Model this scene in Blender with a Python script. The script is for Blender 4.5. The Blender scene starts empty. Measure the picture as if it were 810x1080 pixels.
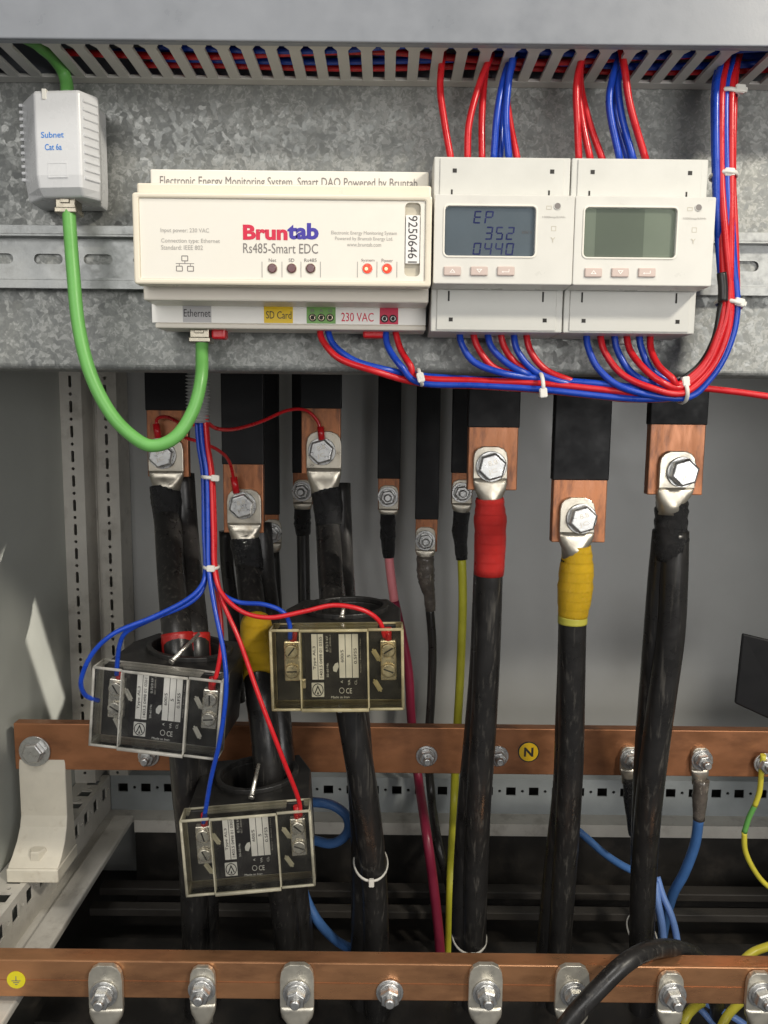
import bpy, bmesh, math, random
from mathutils import Vector, Matrix
random.seed(7)
scene = bpy.context.scene
COL = scene.collection
S = 0.001                                   # everything below is written in millimetres
# ------------------------------------------------------------------ camera
F, CX, CY = 812.0, 405.0, 540.0             # focal length and centre on the 810 x 1080 picture
PITCH, ROLL = math.radians(7.0), math.radians(0.6)
cam_d = bpy.data.cameras.new("camera"); cam = bpy.data.objects.new("camera", cam_d); COL.objects.link(cam)
cam_d.sensor_fit = 'VERTICAL'; cam_d.sensor_height = 24.0; cam_d.lens = 24.0 * F / 1080.0
cam_d.clip_start = 0.02; cam_d.clip_end = 20
cam.matrix_world = Matrix.Rotation(math.radians(90) - PITCH, 4, 'X') @ Matrix.Rotation(ROLL, 4, 'Z')
scene.camera = cam
# ------------------------------------------------------------------ world and lamps
w = bpy.data.worlds.new("World"); scene.world = w; w.use_nodes = True
bg = w.node_tree.nodes['Background']; bg.inputs[0].default_value = (0.95, 0.97, 1.0, 1); bg.inputs[1].default_value = 0.12
def area(name, loc, target, size, power, col, sy=None):
    d = bpy.data.lights.new(name, 'AREA'); d.energy = power; d.size = size * S; d.color = col
    d.shape = 'RECTANGLE'; d.size_y = (sy or size) * S
    o = bpy.data.objects.new(name, d); COL.objects.link(o); o.location = Vector(loc) * S
    o.rotation_euler = (Vector(target) - Vector(loc)).to_track_quat('-Z', 'Y').to_euler()
area("ceiling_lamp", (-260, -160, 1080), (0, 470, 60), 340, 5.6, (1.0, 0.965, 0.91), 240)
area("ceiling_lamp_right", (720, -300, 650), (-180, 560, -260), 120, 10.0, (1.0, 0.93, 0.80), 90)
area("fill_lamp_left", (-420, -760, 330), (40, 560, -140), 800, 4.9, (1.0, 0.98, 0.95), 500)  # added soft fill from the front, brightens the lower compartment
area("room_lamp_right", (560, -640, 0), (40, 560, -180), 600, 5.0, (1.0, 0.98, 0.95), 320)
# added beam lamp in the cabinet, lights a narrow strip of the left wall
d_ = bpy.data.lights.new("light_shaft", 'AREA'); d_.shape = 'RECTANGLE'; d_.size = 0.033; d_.size_y = 0.215; d_.spread = math.radians(0.8); d_.energy = 0.021; d_.color = (1.0, 0.93, 0.82)
o_ = bpy.data.objects.new("light_shaft", d_); COL.objects.link(o_)
W_, L_ = Vector((-327, 708, -214)), Vector((460, 612, -70)); z_ = (L_ - W_).normalized(); s_ = Vector((0, .44, -.898)); y_ = (s_ - z_*s_.dot(z_)).normalized()
o_.matrix_world = Matrix.Translation(L_*S) @ Matrix((y_.cross(z_), y_, z_)).transposed().to_4x4()
scene.view_settings.view_transform = 'Standard'; scene.view_settings.look = 'None'
scene.view_settings.exposure = 0.0; scene.view_settings.gamma = 1.0
scene.render.engine = 'CYCLES'
scene.cycles.max_bounces = 10; scene.cycles.transparent_max_bounces = 16

# ------------------------------------------------------------------ helpers
def P(px, py, Y):
    """point at distance Y seen at a spot of the photograph (millimetres)"""
    dx, dy = px - CX, py - CY
    c, s = math.cos(ROLL), math.sin(ROLL)
    u, v = (dx * c + dy * s) / F, -(-dx * s + dy * c) / F
    y = math.cos(PITCH) + math.sin(PITCH) * v; z = -math.sin(PITCH) + math.cos(PITCH) * v
    return Vector((u / y * Y, Y, z / y * Y))
def X(px, py, Y): return P(px, py, Y).x
def Z(px, py, Y): return P(px, py, Y).z

BASE = {}
def tag(o, label=None, cat=None, group=None, kind=None):
    if label: o['label'] = label
    if cat: o['category'] = cat
    if group: o['group'] = group
    if kind: o['kind'] = kind
    return o
def thing(name, loc, label, cat, group=None):
    o = bpy.data.objects.new(name, None); COL.objects.link(o); o.empty_display_size = 0.01
    o.location = Vector(loc) * S; BASE[o.name] = Vector(loc)
    return tag(o, label, cat, group)

class MB:
    def __init__(s): s.v = []; s.f = []; s.sm = []
    def add(s, vs, fs, smooth=False):
        n = len(s.v); s.v += [Vector(p) for p in vs]
        for f in fs: s.f.append([i + n for i in f]); s.sm.append(smooth)
        return s
    def bm(s, b, smooth=False):
        b.verts.index_update()
        s.add([v.co.copy() for v in b.verts], [[v.index for v in f.verts] for f in b.faces], smooth); b.free(); return s
    def box(s, x0, x1, y0, y1, z0, z1, r=0, seg=2):
        b = bmesh.new()
        m = Matrix.Translation(((x0+x1)/2, (y0+y1)/2, (z0+z1)/2)) @ Matrix.Diagonal((x1-x0, y1-y0, z1-z0, 1))
        bmesh.ops.create_cube(b, size=1, matrix=m)
        if r: bmesh.ops.bevel(b, geom=list(b.edges), offset=r, segments=seg, affect='EDGES', profile=0.5)
        return s.bm(b, False)
    def obox(s, c, ax, ay, az, hx, hy, hz, r=0):
        """oriented box: centre, three axes, half sizes"""
        b = bmesh.new(); m = Matrix.Diagonal((2*hx, 2*hy, 2*hz, 1)); bmesh.ops.create_cube(b, size=1, matrix=m)
        if r: bmesh.ops.bevel(b, geom=list(b.edges), offset=r, segments=2, affect='EDGES')
        M = Matrix((Vector(ax).normalized(), Vector(ay).normalized(), Vector(az).normalized())).transposed()
        for v in b.verts: v.co = M @ v.co + Vector(c)
        return s.bm(b)
    def loft(s, rings, cap=True, smooth=True, close=False):
        n = len(rings[0]); vs = [p for r in rings for p in r]; fs = []
        for i in range(len(rings) - 1):
            for j in range(n):
                k = (j + 1) % n
                fs.append([i*n + j, i*n + k, (i+1)*n + k, (i+1)*n + j])
        s.add(vs, fs, smooth)
        if cap:
            m = len(s.v) - len(vs)
            s.f.append([m + j for j in range(n)][::-1]); s.sm.append(False)
            s.f.append([m + (len(rings)-1)*n + j for j in range(n)]); s.sm.append(False)
        return s
    def tube(s, pts, r, n=10, cap=True, sub=6, curve=True, squash=1.0):
        pts = [Vector(p) for p in pts]; rs = r if isinstance(r, (list, tuple)) else [r] * len(pts)
        if curve and len(pts) > 2:
            q, rr = [], []
            for i in range(len(pts) - 1):
                p0 = pts[i-1] if i else pts[0]*2 - pts[1]; p1, p2 = pts[i], pts[i+1]
                p3 = pts[i+2] if i + 2 < len(pts) else pts[-1]*2 - pts[-2]
                for k in range(sub):
                    t = k / sub
                    q.append(0.5*((2*p1) + (p2-p0)*t + (2*p0-5*p1+4*p2-p3)*t*t + (3*p1-p0-3*p2+p3)*t**3))
                    rr.append(rs[i] + (rs[i+1]-rs[i])*t)
            q.append(pts[-1]); rr.append(rs[-1]); pts, rs = q, rr
        T = [(pts[min(i+1, len(pts)-1)] - pts[max(i-1, 0)]).normalized() for i in range(len(pts))]
        a = Vector((0, -1, 0)) if abs(T[0].y) < 0.9 else Vector((1, 0, 0))
        N = (a - T[0]*a.dot(T[0])).normalized(); rings = []
        for i, p in enumerate(pts):
            N = (N - T[i]*N.dot(T[i])).normalized(); B = T[i].cross(N)
            rings.append([p + (N*math.cos(2*math.pi*j/n)*squash + B*math.sin(2*math.pi*j/n))*rs[i] for j in range(n)])
        return s.loft(rings, cap)
    def cyl(s, c, axis, r, h, n=20, bev=0, smooth=True):
        c = Vector(c); a = Vector(axis).normalized()
        u = a.orthogonal().normalized(); v = a.cross(u)
        prof = [(0, r), (h, r)] if not bev else [(0, r), (h-bev, r), (h, r-bev)]
        rings = [[c + a*t + (u*math.cos(2*math.pi*j/n) + v*math.sin(2*math.pi*j/n))*rr for j in range(n)] for t, rr in prof]
        return s.loft(rings, True, smooth)
    def ring(s, c, axis, R, r, n=24, m=8, up=None, ry=None):
        """torus, optionally an ellipse with second radius ry"""
        c = Vector(c); a = Vector(axis).normalized(); u = (Vector(up) if up else a.orthogonal()).normalized(); v = a.cross(u)
        rings = []
        for i in range(n + 1):
            t = 2*math.pi*i/n; d = u*math.cos(t)*R + v*math.sin(t)*(ry or R); dn = d.normalized()
            rings.append([c + d + (dn*math.cos(2*math.pi*j/m) + a*math.sin(2*math.pi*j/m)*1.6)*r for j in range(m)])
        return s.loft(rings, False)
    def mesh(s, me, fn, smooth=False):
        s.add([fn(v.co) for v in me.vertices], [list(p.vertices) for p in me.polygons], smooth)
        bpy.data.meshes.remove(me); return s
    def data(s, name, base):
        me = bpy.data.meshes.new(name)
        me.from_pydata([(p - base) * S for p in s.v], [], s.f)
        me.polygons.foreach_set('use_smooth', s.sm); me.validate()
        b = bmesh.new(); b.from_mesh(me); bmesh.ops.recalc_face_normals(b, faces=b.faces); b.to_mesh(me); b.free()
        return me
    def build(s, name, mat, parent=None, label=None, cat=None, group=None, kind=None, bevel=0):
        if parent is not None: base = BASE[parent.name]; loc = Vector((0, 0, 0))
        else:
            lo = [min(p[i] for p in s.v) for i in range(3)]; hi = [max(p[i] for p in s.v) for i in range(3)]
            base = Vector(((lo[0]+hi[0])/2, (lo[1]+hi[1])/2, lo[2])); loc = base
        me = s.data(name, base); o = bpy.data.objects.new(name, me); COL.objects.link(o)
        o.location = loc * S; BASE[o.name] = base
        me.materials.append(M[mat] if isinstance(mat, str) else mat)
        if parent is not None: o.parent = parent
        if bevel:
            b = o.modifiers.new('bevel', 'BEVEL'); b.width = bevel*S; b.segments = 2; b.limit_method = 'ANGLE'; b.angle_limit = math.radians(40)
        return tag(o, label, cat, group, kind)

def plate(outline, holes, t, bev=0):
    """flat sheet with holes, in its own x-y plane, centred in z"""
    cu = bpy.data.curves.new('tmp', 'CURVE'); cu.dimensions = '2D'; cu.fill_mode = 'BOTH'
    cu.extrude = t/2 - bev; cu.bevel_depth = bev; cu.bevel_resolution = 1
    if bev: cu.offset = -bev
    for poly in [outline] + holes:
        sp = cu.splines.new('POLY'); sp.points.add(len(poly) - 1); sp.use_cyclic_u = True
        for p, q in zip(sp.points, poly): p.co = (q[0], q[1], 0, 1)
    o = bpy.data.objects.new('tmp', cu); me = bpy.data.meshes.new_from_object(o)
    bpy.data.objects.remove(o); bpy.data.curves.remove(cu)
    return me
def rect(x0, x1, y0, y1): return [(x0, y0), (x1, y0), (x1, y1), (x0, y1)]
def rrect(x0, x1, y0, y1, r, n=5):
    out = []
    for cx, cy, a in ((x1-r, y0+r, -90), (x1-r, y1-r, 0), (x0+r, y1-r, 90), (x0+r, y0+r, 180)):
        for k in range(n + 1):
            t = math.radians(a + 90*k/n); out.append((cx + r*math.cos(t), cy + r*math.sin(t)))
    return out
def circ(cx, cy, r, n=14): return [(cx + r*math.cos(2*math.pi*k/n), cy + r*math.sin(2*math.pi*k/n)) for k in range(n)]
def facing(Y, ox=0, oz=0):                  # sheet x-y -> world x-z, front towards the camera
    return lambda c: Vector((c[0] + ox, Y - c[2], c[1] + oz))

def text(body, mat, parent, c, wd, ht=None, ux=(1, 0, 0), uy=(0, 0, 1), bold=0.0, name='lettering', shear=0, lift=0.12):
    """flat print fitted to a width (and height) round the centre c"""
    cu = bpy.data.curves.new('tmp', 'FONT'); cu.body = body; cu.size = 10; cu.offset = bold; cu.shear = shear
    cu.resolution_u = 3
    o = bpy.data.objects.new('tmp', cu); me = bpy.data.meshes.new_from_object(o)
    bpy.data.objects.remove(o); bpy.data.curves.remove(cu)
    xs = [v.co.x for v in me.vertices]; ys = [v.co.y for v in me.vertices]
    k = wd / (max(xs) - min(xs)); ky = ht / (max(ys) - min(ys)) if ht else k
    mx, my = (max(xs)+min(xs))/2, (max(ys)+min(ys))/2
    ux, uy, c = Vector(ux), Vector(uy), Vector(c); n = ux.cross(uy)
    m = MB(); m.mesh(me, lambda q: c + ux*(q.x-mx)*k + uy*(q.y-my)*ky + n*lift)
    return m.build(name, mat, parent)

def copy_piece(o, parent, loc, rot=None):
    c = o.copy(); COL.objects.link(c); c.parent = parent; c.location = Vector(loc) * S
    if rot: c.rotation_euler = rot
    return c

# ------------------------------------------------------------------ materials
M = {}
def mk(name, rgb, rough=0.5, metal=0.0, var=0.12, vs=60, stretch=(1, 1, 1), bump=0.0, bs=900, rvar=0.12,
       scuff=None, scs=(220, 220, 25), sct=(0.58, 0.72), spec=0.5, coat=0, bands=0):
    m = bpy.data.materials.new(name); m.use_nodes = True; nt = m.node_tree; N = nt.nodes; L = nt.links
    b = N['Principled BSDF']; b.inputs['Metallic'].default_value = metal
    b.inputs['Specular IOR Level'].default_value = spec; b.inputs['Coat Weight'].default_value = coat
    tc = N.new('ShaderNodeTexCoord'); mp = N.new('ShaderNodeMapping'); mp.inputs['Scale'].default_value = stretch
    L.new(tc.outputs['Object'], mp.inputs[0])
    n = N.new('ShaderNodeTexNoise'); n.inputs['Scale'].default_value = vs; n.inputs['Detail'].default_value = 5; n.inputs['Roughness'].default_value = 0.6
    L.new(mp.outputs[0], n.inputs['Vector'])
    r = N.new('ShaderNodeValToRGB'); e = r.color_ramp.elements; e[0].position = 0.3; e[1].position = 0.7
    e[0].color = (*[c*(1-var) for c in rgb], 1); e[1].color = (*[min(1, c*(1+var)) for c in rgb], 1)
    L.new(n.outputs['Fac'], r.inputs[0]); out = r.outputs[0]
    if scuff:
        mp2 = N.new('ShaderNodeMapping'); mp2.inputs['Scale'].default_value = scs; L.new(tc.outputs['Object'], mp2.inputs[0])
        n2 = N.new('ShaderNodeTexNoise'); n2.inputs['Scale'].default_value = 1; n2.inputs['Detail'].default_value = 6; n2.inputs['Roughness'].default_value = 0.65
        L.new(mp2.outputs[0], n2.inputs['Vector'])
        r2 = N.new('ShaderNodeValToRGB'); r2.color_ramp.elements[0].position = sct[0]; r2.color_ramp.elements[1].position = sct[1]
        L.new(n2.outputs['Fac'], r2.inputs[0])
        mx = N.new('ShaderNodeMixRGB'); L.new(r2.outputs[0], mx.inputs[0]); L.new(out, mx.inputs[1]); mx.inputs[2].default_value = (*scuff, 1)
        out = mx.outputs[0]
    L.new(out, b.inputs['Base Color'])
    mr = N.new('ShaderNodeMapRange'); mr.inputs['To Min'].default_value = max(0.03, rough - rvar); mr.inputs['To Max'].default_value = min(1, rough + rvar)
    mr.inputs['From Min'].default_value = 0.3; mr.inputs['From Max'].default_value = 0.7
    L.new(n.outputs['Fac'], mr.inputs['Value']); L.new(mr.outputs[0], b.inputs['Roughness'])
    if bump:
        nb = N.new('ShaderNodeTexNoise'); nb.inputs['Scale'].default_value = bs; nb.inputs['Detail'].default_value = 3
        L.new(mp.outputs[0], nb.inputs['Vector'])
        bp = N.new('ShaderNodeBump'); bp.inputs['Strength'].default_value = bump; bp.inputs['Distance'].default_value = 0.0006
        L.new(nb.outputs['Fac'], bp.inputs['Height']); L.new(bp.outputs[0], b.inputs['Normal'])
        if bands:
            wv = N.new('ShaderNodeTexWave'); wv.bands_direction = 'Z'; wv.wave_profile = 'SAW'; wv.inputs['Scale'].default_value = bands; wv.inputs['Distortion'].default_value = 2.5; wv.inputs['Detail Scale'].default_value = 60
            L.new(tc.outputs['Object'], wv.inputs['Vector']); b2 = N.new('ShaderNodeBump'); b2.inputs['Strength'].default_value = 0.9; b2.inputs['Distance'].default_value = 0.0012
            L.new(wv.outputs['Fac'], b2.inputs['Height']); L.new(bp.outputs[0], b2.inputs['Normal']); L.new(b2.outputs[0], b.inputs['Normal'])
    M[name] = m; return m
mk('duct_grey', (0.225, 0.238, 0.262), 0.38, var=0.04, bump=0.05)
mk('duct_tooth', (0.52, 0.51, 0.48), 0.45, var=0.05, bump=0.05)
mk('rail_zinc', (0.33, 0.34, 0.335), 0.42, 0.5, var=0.22, vs=220, bump=0.08, scuff=(0.20, 0.20, 0.19), scs=(120, 120, 120), sct=(0.55, 0.8))
mk('cream', (0.74, 0.675, 0.545), 0.38, var=0.03, bump=0.03)
mk('cream_panel', (0.765, 0.73, 0.65), 0.42, var=0.025, bump=0.03)
mk('cream_lower', (0.70, 0.65, 0.56), 0.42, var=0.03, bump=0.03)
mk('meter', (0.65, 0.635, 0.585), 0.36, var=0.02, bump=0.03)
mk('meter_step', (0.585, 0.58, 0.54), 0.42, var=0.025, bump=0.04)
mk('coupler', (0.63, 0.635, 0.64), 0.3, var=0.03)
mk('strip_white', (0.84, 0.82, 0.77), 0.5, var=0.03)
mk('tag_grey', (0.46, 0.45, 0.45), 0.5, var=0.04)
mk('tag_yellow', (0.74, 0.50, 0.01), 0.5, var=0.05)
mk('tag_green', (0.17, 0.36, 0.09), 0.5, var=0.06)
mk('tag_crimson', (0.55, 0.025, 0.07), 0.5, var=0.06)
mk('recess', (0.50, 0.46, 0.37), 0.5, var=0.04)
mk('label_white', (0.82, 0.80, 0.77), 0.5, var=0.03)
mk('ink', (0.03, 0.028, 0.03), 0.6, var=0.1)
mk('ink_grey', (0.20, 0.18, 0.17), 0.6, var=0.1)
mk('ink_pale', (0.40, 0.38, 0.35), 0.6, var=0.1)
mk('ink_red', (0.62, 0.008, 0.05), 0.5, var=0.05)
mk('ink_blue', (0.045, 0.03, 0.33), 0.5, var=0.05)
mk('ink_cyan', (0.02, 0.20, 0.62), 0.5, var=0.05)
mk('ink_white', (0.72, 0.71, 0.68), 0.6, var=0.05)
mk('dark_hole', (0.02, 0.018, 0.016), 0.7)
mk('led_off', (0.12, 0.045, 0.05), 0.25)
mk('button', (0.56, 0.45, 0.40), 0.45, var=0.05)
mk('lcd_blue', (0.20, 0.245, 0.275), 0.12, var=0.12, vs=18, rvar=0.03)
mk('lcd_green', (0.29, 0.335, 0.265), 0.10, var=0.10, vs=14, rvar=0.03)
mk('lcd_dark', (0.20, 0.235, 0.185), 0.10, var=0.10, vs=14, rvar=0.03)
mk('lcd_ink', (0.025, 0.035, 0.17), 0.3)
mk('wire_red', (0.58, 0.012, 0.018), 0.32, var=0.10, vs=90)
mk('wire_dark_red', (0.34, 0.008, 0.012), 0.4, var=0.10, vs=90)
mk('wire_blue', (0.008, 0.055, 0.43), 0.32, var=0.12, vs=90)
mk('wire_navy', (0.012, 0.030, 0.20), 0.35, var=0.12, vs=90)
mk('wire_black', (0.016, 0.015, 0.015), 0.35)
mk('green', (0.135, 0.39, 0.09), 0.42, var=0.10, vs=50, bump=0.06, bs=300)
mk('plug_metal', (0.33, 0.30, 0.24), 0.33, 0.9, var=0.3, vs=400)
mk('copper_bar', (0.42, 0.165, 0.072), 0.40, 0.45, var=0.25, vs=60, stretch=(2.5, 2.5, 0.5), bump=0.06, scuff=(0.17, 0.075, 0.045), scs=(120, 120, 34), sct=(0.47, 0.66))
mk('copper_long', (0.55, 0.275, 0.135), 0.33, 0.72, var=0.08, vs=40, stretch=(0.5, 2, 2), bump=0.03, scuff=(0.25, 0.12, 0.065), scs=(16, 45, 45), sct=(0.46, 0.80))
mk('copper_shaded', (0.41, 0.18, 0.085), 0.42, 0.62, var=0.10, vs=40, stretch=(0.7, 1.4, 1.4), bump=0.04, scuff=(0.19, 0.085, 0.045), scs=(22, 50, 50), sct=(0.46, 0.80))  # shadow over the neutral bar is put into this darker copper
mk('tin', (0.54, 0.50, 0.42), 0.36, 0.80, var=0.08, vs=120, bump=0.05, bs=500, scuff=(0.45, 0.38, 0.28), scs=(150, 150, 90), sct=(0.55, 0.8))
mk('tin_lit', (0.72, 0.68, 0.58), 0.36, 0.75, var=0.06, vs=120, bump=0.05, bs=500, scuff=(0.5, 0.43, 0.33), scs=(120, 120, 90), sct=(0.58, 0.85))  # tin with the light from above put into its colour, for the earth lugs
mk('steel', (0.60, 0.60, 0.59), 0.34, 0.85, var=0.10, vs=300, bump=0.06, bs=1200)
mk('sleeve', (0.007, 0.007, 0.008), 0.55, var=0.2, spec=0.3)
mk('cable_black', (0.019, 0.018, 0.0175), 0.33, var=0.2, bump=0.06, bs=160, scuff=(0.13, 0.12, 0.105), scs=(330, 330, 7), sct=(0.55, 0.85))
mk('tape_black', (0.011, 0.011, 0.012), 0.28, var=0.2, bump=0.25, bs=220, bands=45)
mk('tape_red', (0.60, 0.022, 0.018), 0.33, var=0.12, bump=0.2, bs=200, bands=45)
mk('tape_red_shaded', (0.36, 0.014, 0.012), 0.4, var=0.15, bump=0.3, bs=200)  # red tape with the shade around it put into its colour
mk('tape_yellow', (0.75, 0.46, 0.012), 0.36, var=0.12, bump=0.2, bs=200, bands=45)
mk('tape_lime', (0.50, 0.46, 0.07), 0.4, var=0.1)
mk('shrink_clear', (0.11, 0.095, 0.082), 0.20, var=0.4, vs=120, bump=0.3, bs=180, scuff=(0.45, 0.40, 0.33), scs=(160, 160, 70), sct=(0.6, 0.75))
mk('cable_pink', (0.98, 0.30, 0.33), 0.42, var=0.08)
mk('cable_crimson', (0.27, 0.02, 0.055), 0.42, var=0.1)
mk('cable_yellow', (0.56, 0.54, 0.04), 0.42, var=0.10)
mk('cable_blue', (0.06, 0.16, 0.40), 0.42, var=0.12)
mk('cable_pale_blue', (0.17, 0.30, 0.66), 0.42, var=0.12)
mk('wire_yellow', (0.68, 0.60, 0.06), 0.4, var=0.1)
mk('nylon', (0.70, 0.68, 0.62), 0.35, var=0.05)
mk('conduit', (0.34, 0.34, 0.33), 0.5, var=0.1)
mk('wall_paint', (0.47, 0.475, 0.465), 0.40, var=0.05, vs=14, bump=0.06, bs=500)
mk('side_paint', (0.46, 0.475, 0.44), 0.50, var=0.06, vs=14, bump=0.06, bs=500)
mk('frame_paint_lit', (0.60, 0.575, 0.52), 0.45, var=0.10, vs=30, bump=0.08, bs=400, scuff=(0.25, 0.22, 0.18), scs=(40, 40, 40), sct=(0.55, 0.9))  # warm light at the lower left is raised into this paint colour
mk('frame_cool', (0.38, 0.41, 0.42), 0.42, 0.25, var=0.10, vs=30, bump=0.06)
mk('insulator', (0.70, 0.655, 0.55), 0.45, var=0.07, vs=40, scuff=(0.45, 0.38, 0.28), scs=(60, 60, 60), sct=(0.58, 0.85))
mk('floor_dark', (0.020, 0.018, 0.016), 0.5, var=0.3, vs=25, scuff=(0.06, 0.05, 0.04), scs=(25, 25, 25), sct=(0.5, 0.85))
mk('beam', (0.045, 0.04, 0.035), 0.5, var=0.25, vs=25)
mk('ct_black', (0.020, 0.019, 0.018), 0.42, var=0.25, bump=0.12, bs=500, scuff=(0.07, 0.065, 0.055), scs=(60, 60, 60), sct=(0.55, 0.85))
mk('ct_label', (0.018, 0.016, 0.018), 0.4, var=0.15)
mk('ct_field', (0.84, 0.82, 0.79), 0.45, var=0.06)
mk('brass', (0.78, 0.68, 0.48), 0.3, 0.85, var=0.2, vs=200, bump=0.2)
mk('brass_tin', (0.80, 0.76, 0.68), 0.28, 0.85, var=0.2, vs=200, bump=0.2)
mk('sticker_yellow', (0.78, 0.50, 0.02), 0.5, var=0.05)
mk('sticker_lemon', (0.80, 0.70, 0.02), 0.5, var=0.05)

def galvanised():
    m = bpy.data.materials.new('galvanised'); m.use_nodes = True; nt = m.node_tree; N = nt.nodes; L = nt.links
    b = N['Principled BSDF']; tc = N.new('ShaderNodeTexCoord')
    nz = N.new('ShaderNodeTexNoise'); nz.inputs['Scale'].default_value = 160; nz.inputs['Detail'].default_value = 2
    L.new(tc.outputs['Object'], nz.inputs['Vector'])
    ad = N.new('ShaderNodeMixRGB'); ad.blend_type = 'ADD'; ad.inputs[0].default_value = 0.006
    L.new(tc.outputs['Object'], ad.inputs[1]); L.new(nz.outputs['Color'], ad.inputs[2])
    cols = []
    for sc in (330, 760):
        v = N.new('ShaderNodeTexVoronoi'); v.inputs['Scale'].default_value = sc; v.inputs['Randomness'].default_value = 1; v.feature = 'SMOOTH_F1'; v.inputs['Smoothness'].default_value = 0.12
        L.new(ad.outputs[0], v.inputs['Vector'])
        sp = N.new('ShaderNodeSeparateColor'); L.new(v.outputs['Color'], sp.inputs[0]); cols.append((v, sp))
    mix = N.new('ShaderNodeMath'); mix.operation = 'ADD'
    L.new(cols[0][1].outputs[0], mix.inputs[0]); L.new(cols[1][1].outputs[1], mix.inputs[1])
    big = N.new('ShaderNodeTexNoise'); big.inputs['Scale'].default_value = 22; big.inputs['Detail'].default_value = 4
    L.new(tc.outputs['Object'], big.inputs['Vector'])
    m2 = N.new('ShaderNodeMath'); m2.operation = 'MULTIPLY_ADD'; m2.inputs[1].default_value = 0.5
    L.new(mix.outputs[0], m2.inputs[0]); L.new(big.outputs['Fac'], m2.inputs[2])
    r = N.new('ShaderNodeValToRGB'); e = r.color_ramp.elements
    e[0].position = 0.46; e[0].color = (0.20, 0.207, 0.20, 1); e[1].position = 0.86; e[1].color = (0.33, 0.335, 0.32, 1)
    k = r.color_ramp.elements.new(0.68); k.color = (0.235, 0.243, 0.23, 1)
    mr = N.new('ShaderNodeMapRange'); mr.inputs['From Max'].default_value = 1.5; L.new(m2.outputs[0], mr.inputs['Value'])
    L.new(mr.outputs[0], r.inputs[0]); L.new(r.outputs[0], b.inputs['Base Color'])
    b.inputs['Metallic'].default_value = 0.42
    rr = N.new('ShaderNodeMapRange'); rr.inputs['To Min'].default_value = 0.38; rr.inputs['To Max'].default_value = 0.62
    L.new(cols[0][1].outputs[2], rr.inputs['Value']); L.new(rr.outputs[0], b.inputs['Roughness'])
    # every zinc crystal leans its own way
    nm = N.new('ShaderNodeVectorMath'); nm.operation = 'SUBTRACT'; nm.inputs[1].default_value = (0.5, 0.5, 0.5)
    L.new(cols[0][0].outputs['Color'], nm.inputs[0])
    sc = N.new('ShaderNodeVectorMath'); sc.operation = 'SCALE'; sc.inputs['Scale'].default_value = 0.15; L.new(nm.outputs[0], sc.inputs[0])
    ge = N.new('ShaderNodeNewGeometry'); a2 = N.new('ShaderNodeVectorMath'); L.new(ge.outputs['Normal'], a2.inputs[0]); L.new(sc.outputs[0], a2.inputs[1])
    no = N.new('ShaderNodeVectorMath'); no.operation = 'NORMALIZE'; L.new(a2.outputs[0], no.inputs[0]); L.new(no.outputs[0], b.inputs['Normal'])
    M['galvanised'] = m
galvanised()
def clear(name, tint, edge, fac0, fac1):
    m = bpy.data.materials.new(name); m.use_nodes = True; nt = m.node_tree; N = nt.nodes; L = nt.links
    N.remove(N['Principled BSDF']); out = N['Material Output']
    t = N.new('ShaderNodeBsdfTransparent'); t.inputs[0].default_value = (*tint, 1)
    g = N.new('ShaderNodeBsdfGlossy'); g.inputs['Roughness'].default_value = 0.09; g.inputs[0].default_value = (1, 1, 1, 1)
    d = N.new('ShaderNodeBsdfTranslucent'); d.inputs[0].default_value = (*edge, 1)
    d2 = N.new('ShaderNodeBsdfDiffuse'); d2.inputs[0].default_value = (*edge, 1)
    dd = N.new('ShaderNodeMixShader'); L.new(d.outputs[0], dd.inputs[1]); L.new(d2.outputs[0], dd.inputs[2])
    lw = N.new('ShaderNodeLayerWeight'); lw.inputs['Blend'].default_value = 0.22
    a = N.new('ShaderNodeMixShader'); L.new(lw.outputs['Fresnel'], a.inputs[0]); L.new(t.outputs[0], a.inputs[1]); L.new(g.outputs[0], a.inputs[2])
    no = N.new('ShaderNodeTexNoise'); no.inputs['Scale'].default_value = 90; no.inputs['Detail'].default_value = 5
    tc = N.new('ShaderNodeTexCoord'); L.new(tc.outputs['Object'], no.inputs['Vector'])
    mr = N.new('ShaderNodeMapRange'); mr.inputs['From Min'].default_value = 0.4; mr.inputs['From Max'].default_value = 0.75
    mr.inputs['To Min'].default_value = fac0; mr.inputs['To Max'].default_value = fac1; L.new(no.outputs['Fac'], mr.inputs['Value'])
    b = N.new('ShaderNodeMixShader'); L.new(mr.outputs[0], b.inputs[0]); L.new(a.outputs[0], b.inputs[1]); L.new(dd.outputs[0], b.inputs[2])
    L.new(b.outputs[0], out.inputs[0]); M[name] = m
clear('clear', (0.95, 0.95, 0.94), (0.75, 0.74, 0.70), 0.0, 0.035)
clear('clear_edge', (0.85, 0.84, 0.80), (0.92, 0.90, 0.84), 0.5, 0.9)
clear('clear_aged', (0.97, 0.955, 0.89), (0.72, 0.66, 0.48), 0.0, 0.03)
clear('clear_aged_edge', (0.85, 0.80, 0.62), (0.90, 0.82, 0.55), 0.5, 0.9)
clear('clear_warm', (0.95, 0.945, 0.92), (0.75, 0.72, 0.63), 0.0, 0.035)
clear('clear_warm_edge', (0.85, 0.83, 0.75), (0.92, 0.88, 0.72), 0.5, 0.9)
clear('lcd_glass', (0.97, 0.97, 0.97), (0.6, 0.6, 0.6), 0.0, 0.02)
def lamp_mat(name, col, st):
    m = bpy.data.materials.new(name); m.use_nodes = True; b = m.node_tree.nodes['Principled BSDF']
    b.inputs['Base Color'].default_value = (0.6, 0.03, 0.02, 1); b.inputs['Emission Color'].default_value = (*col, 1)
    b.inputs['Emission Strength'].default_value = st; b.inputs['Roughness'].default_value = 0.2; M[name] = m
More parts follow.
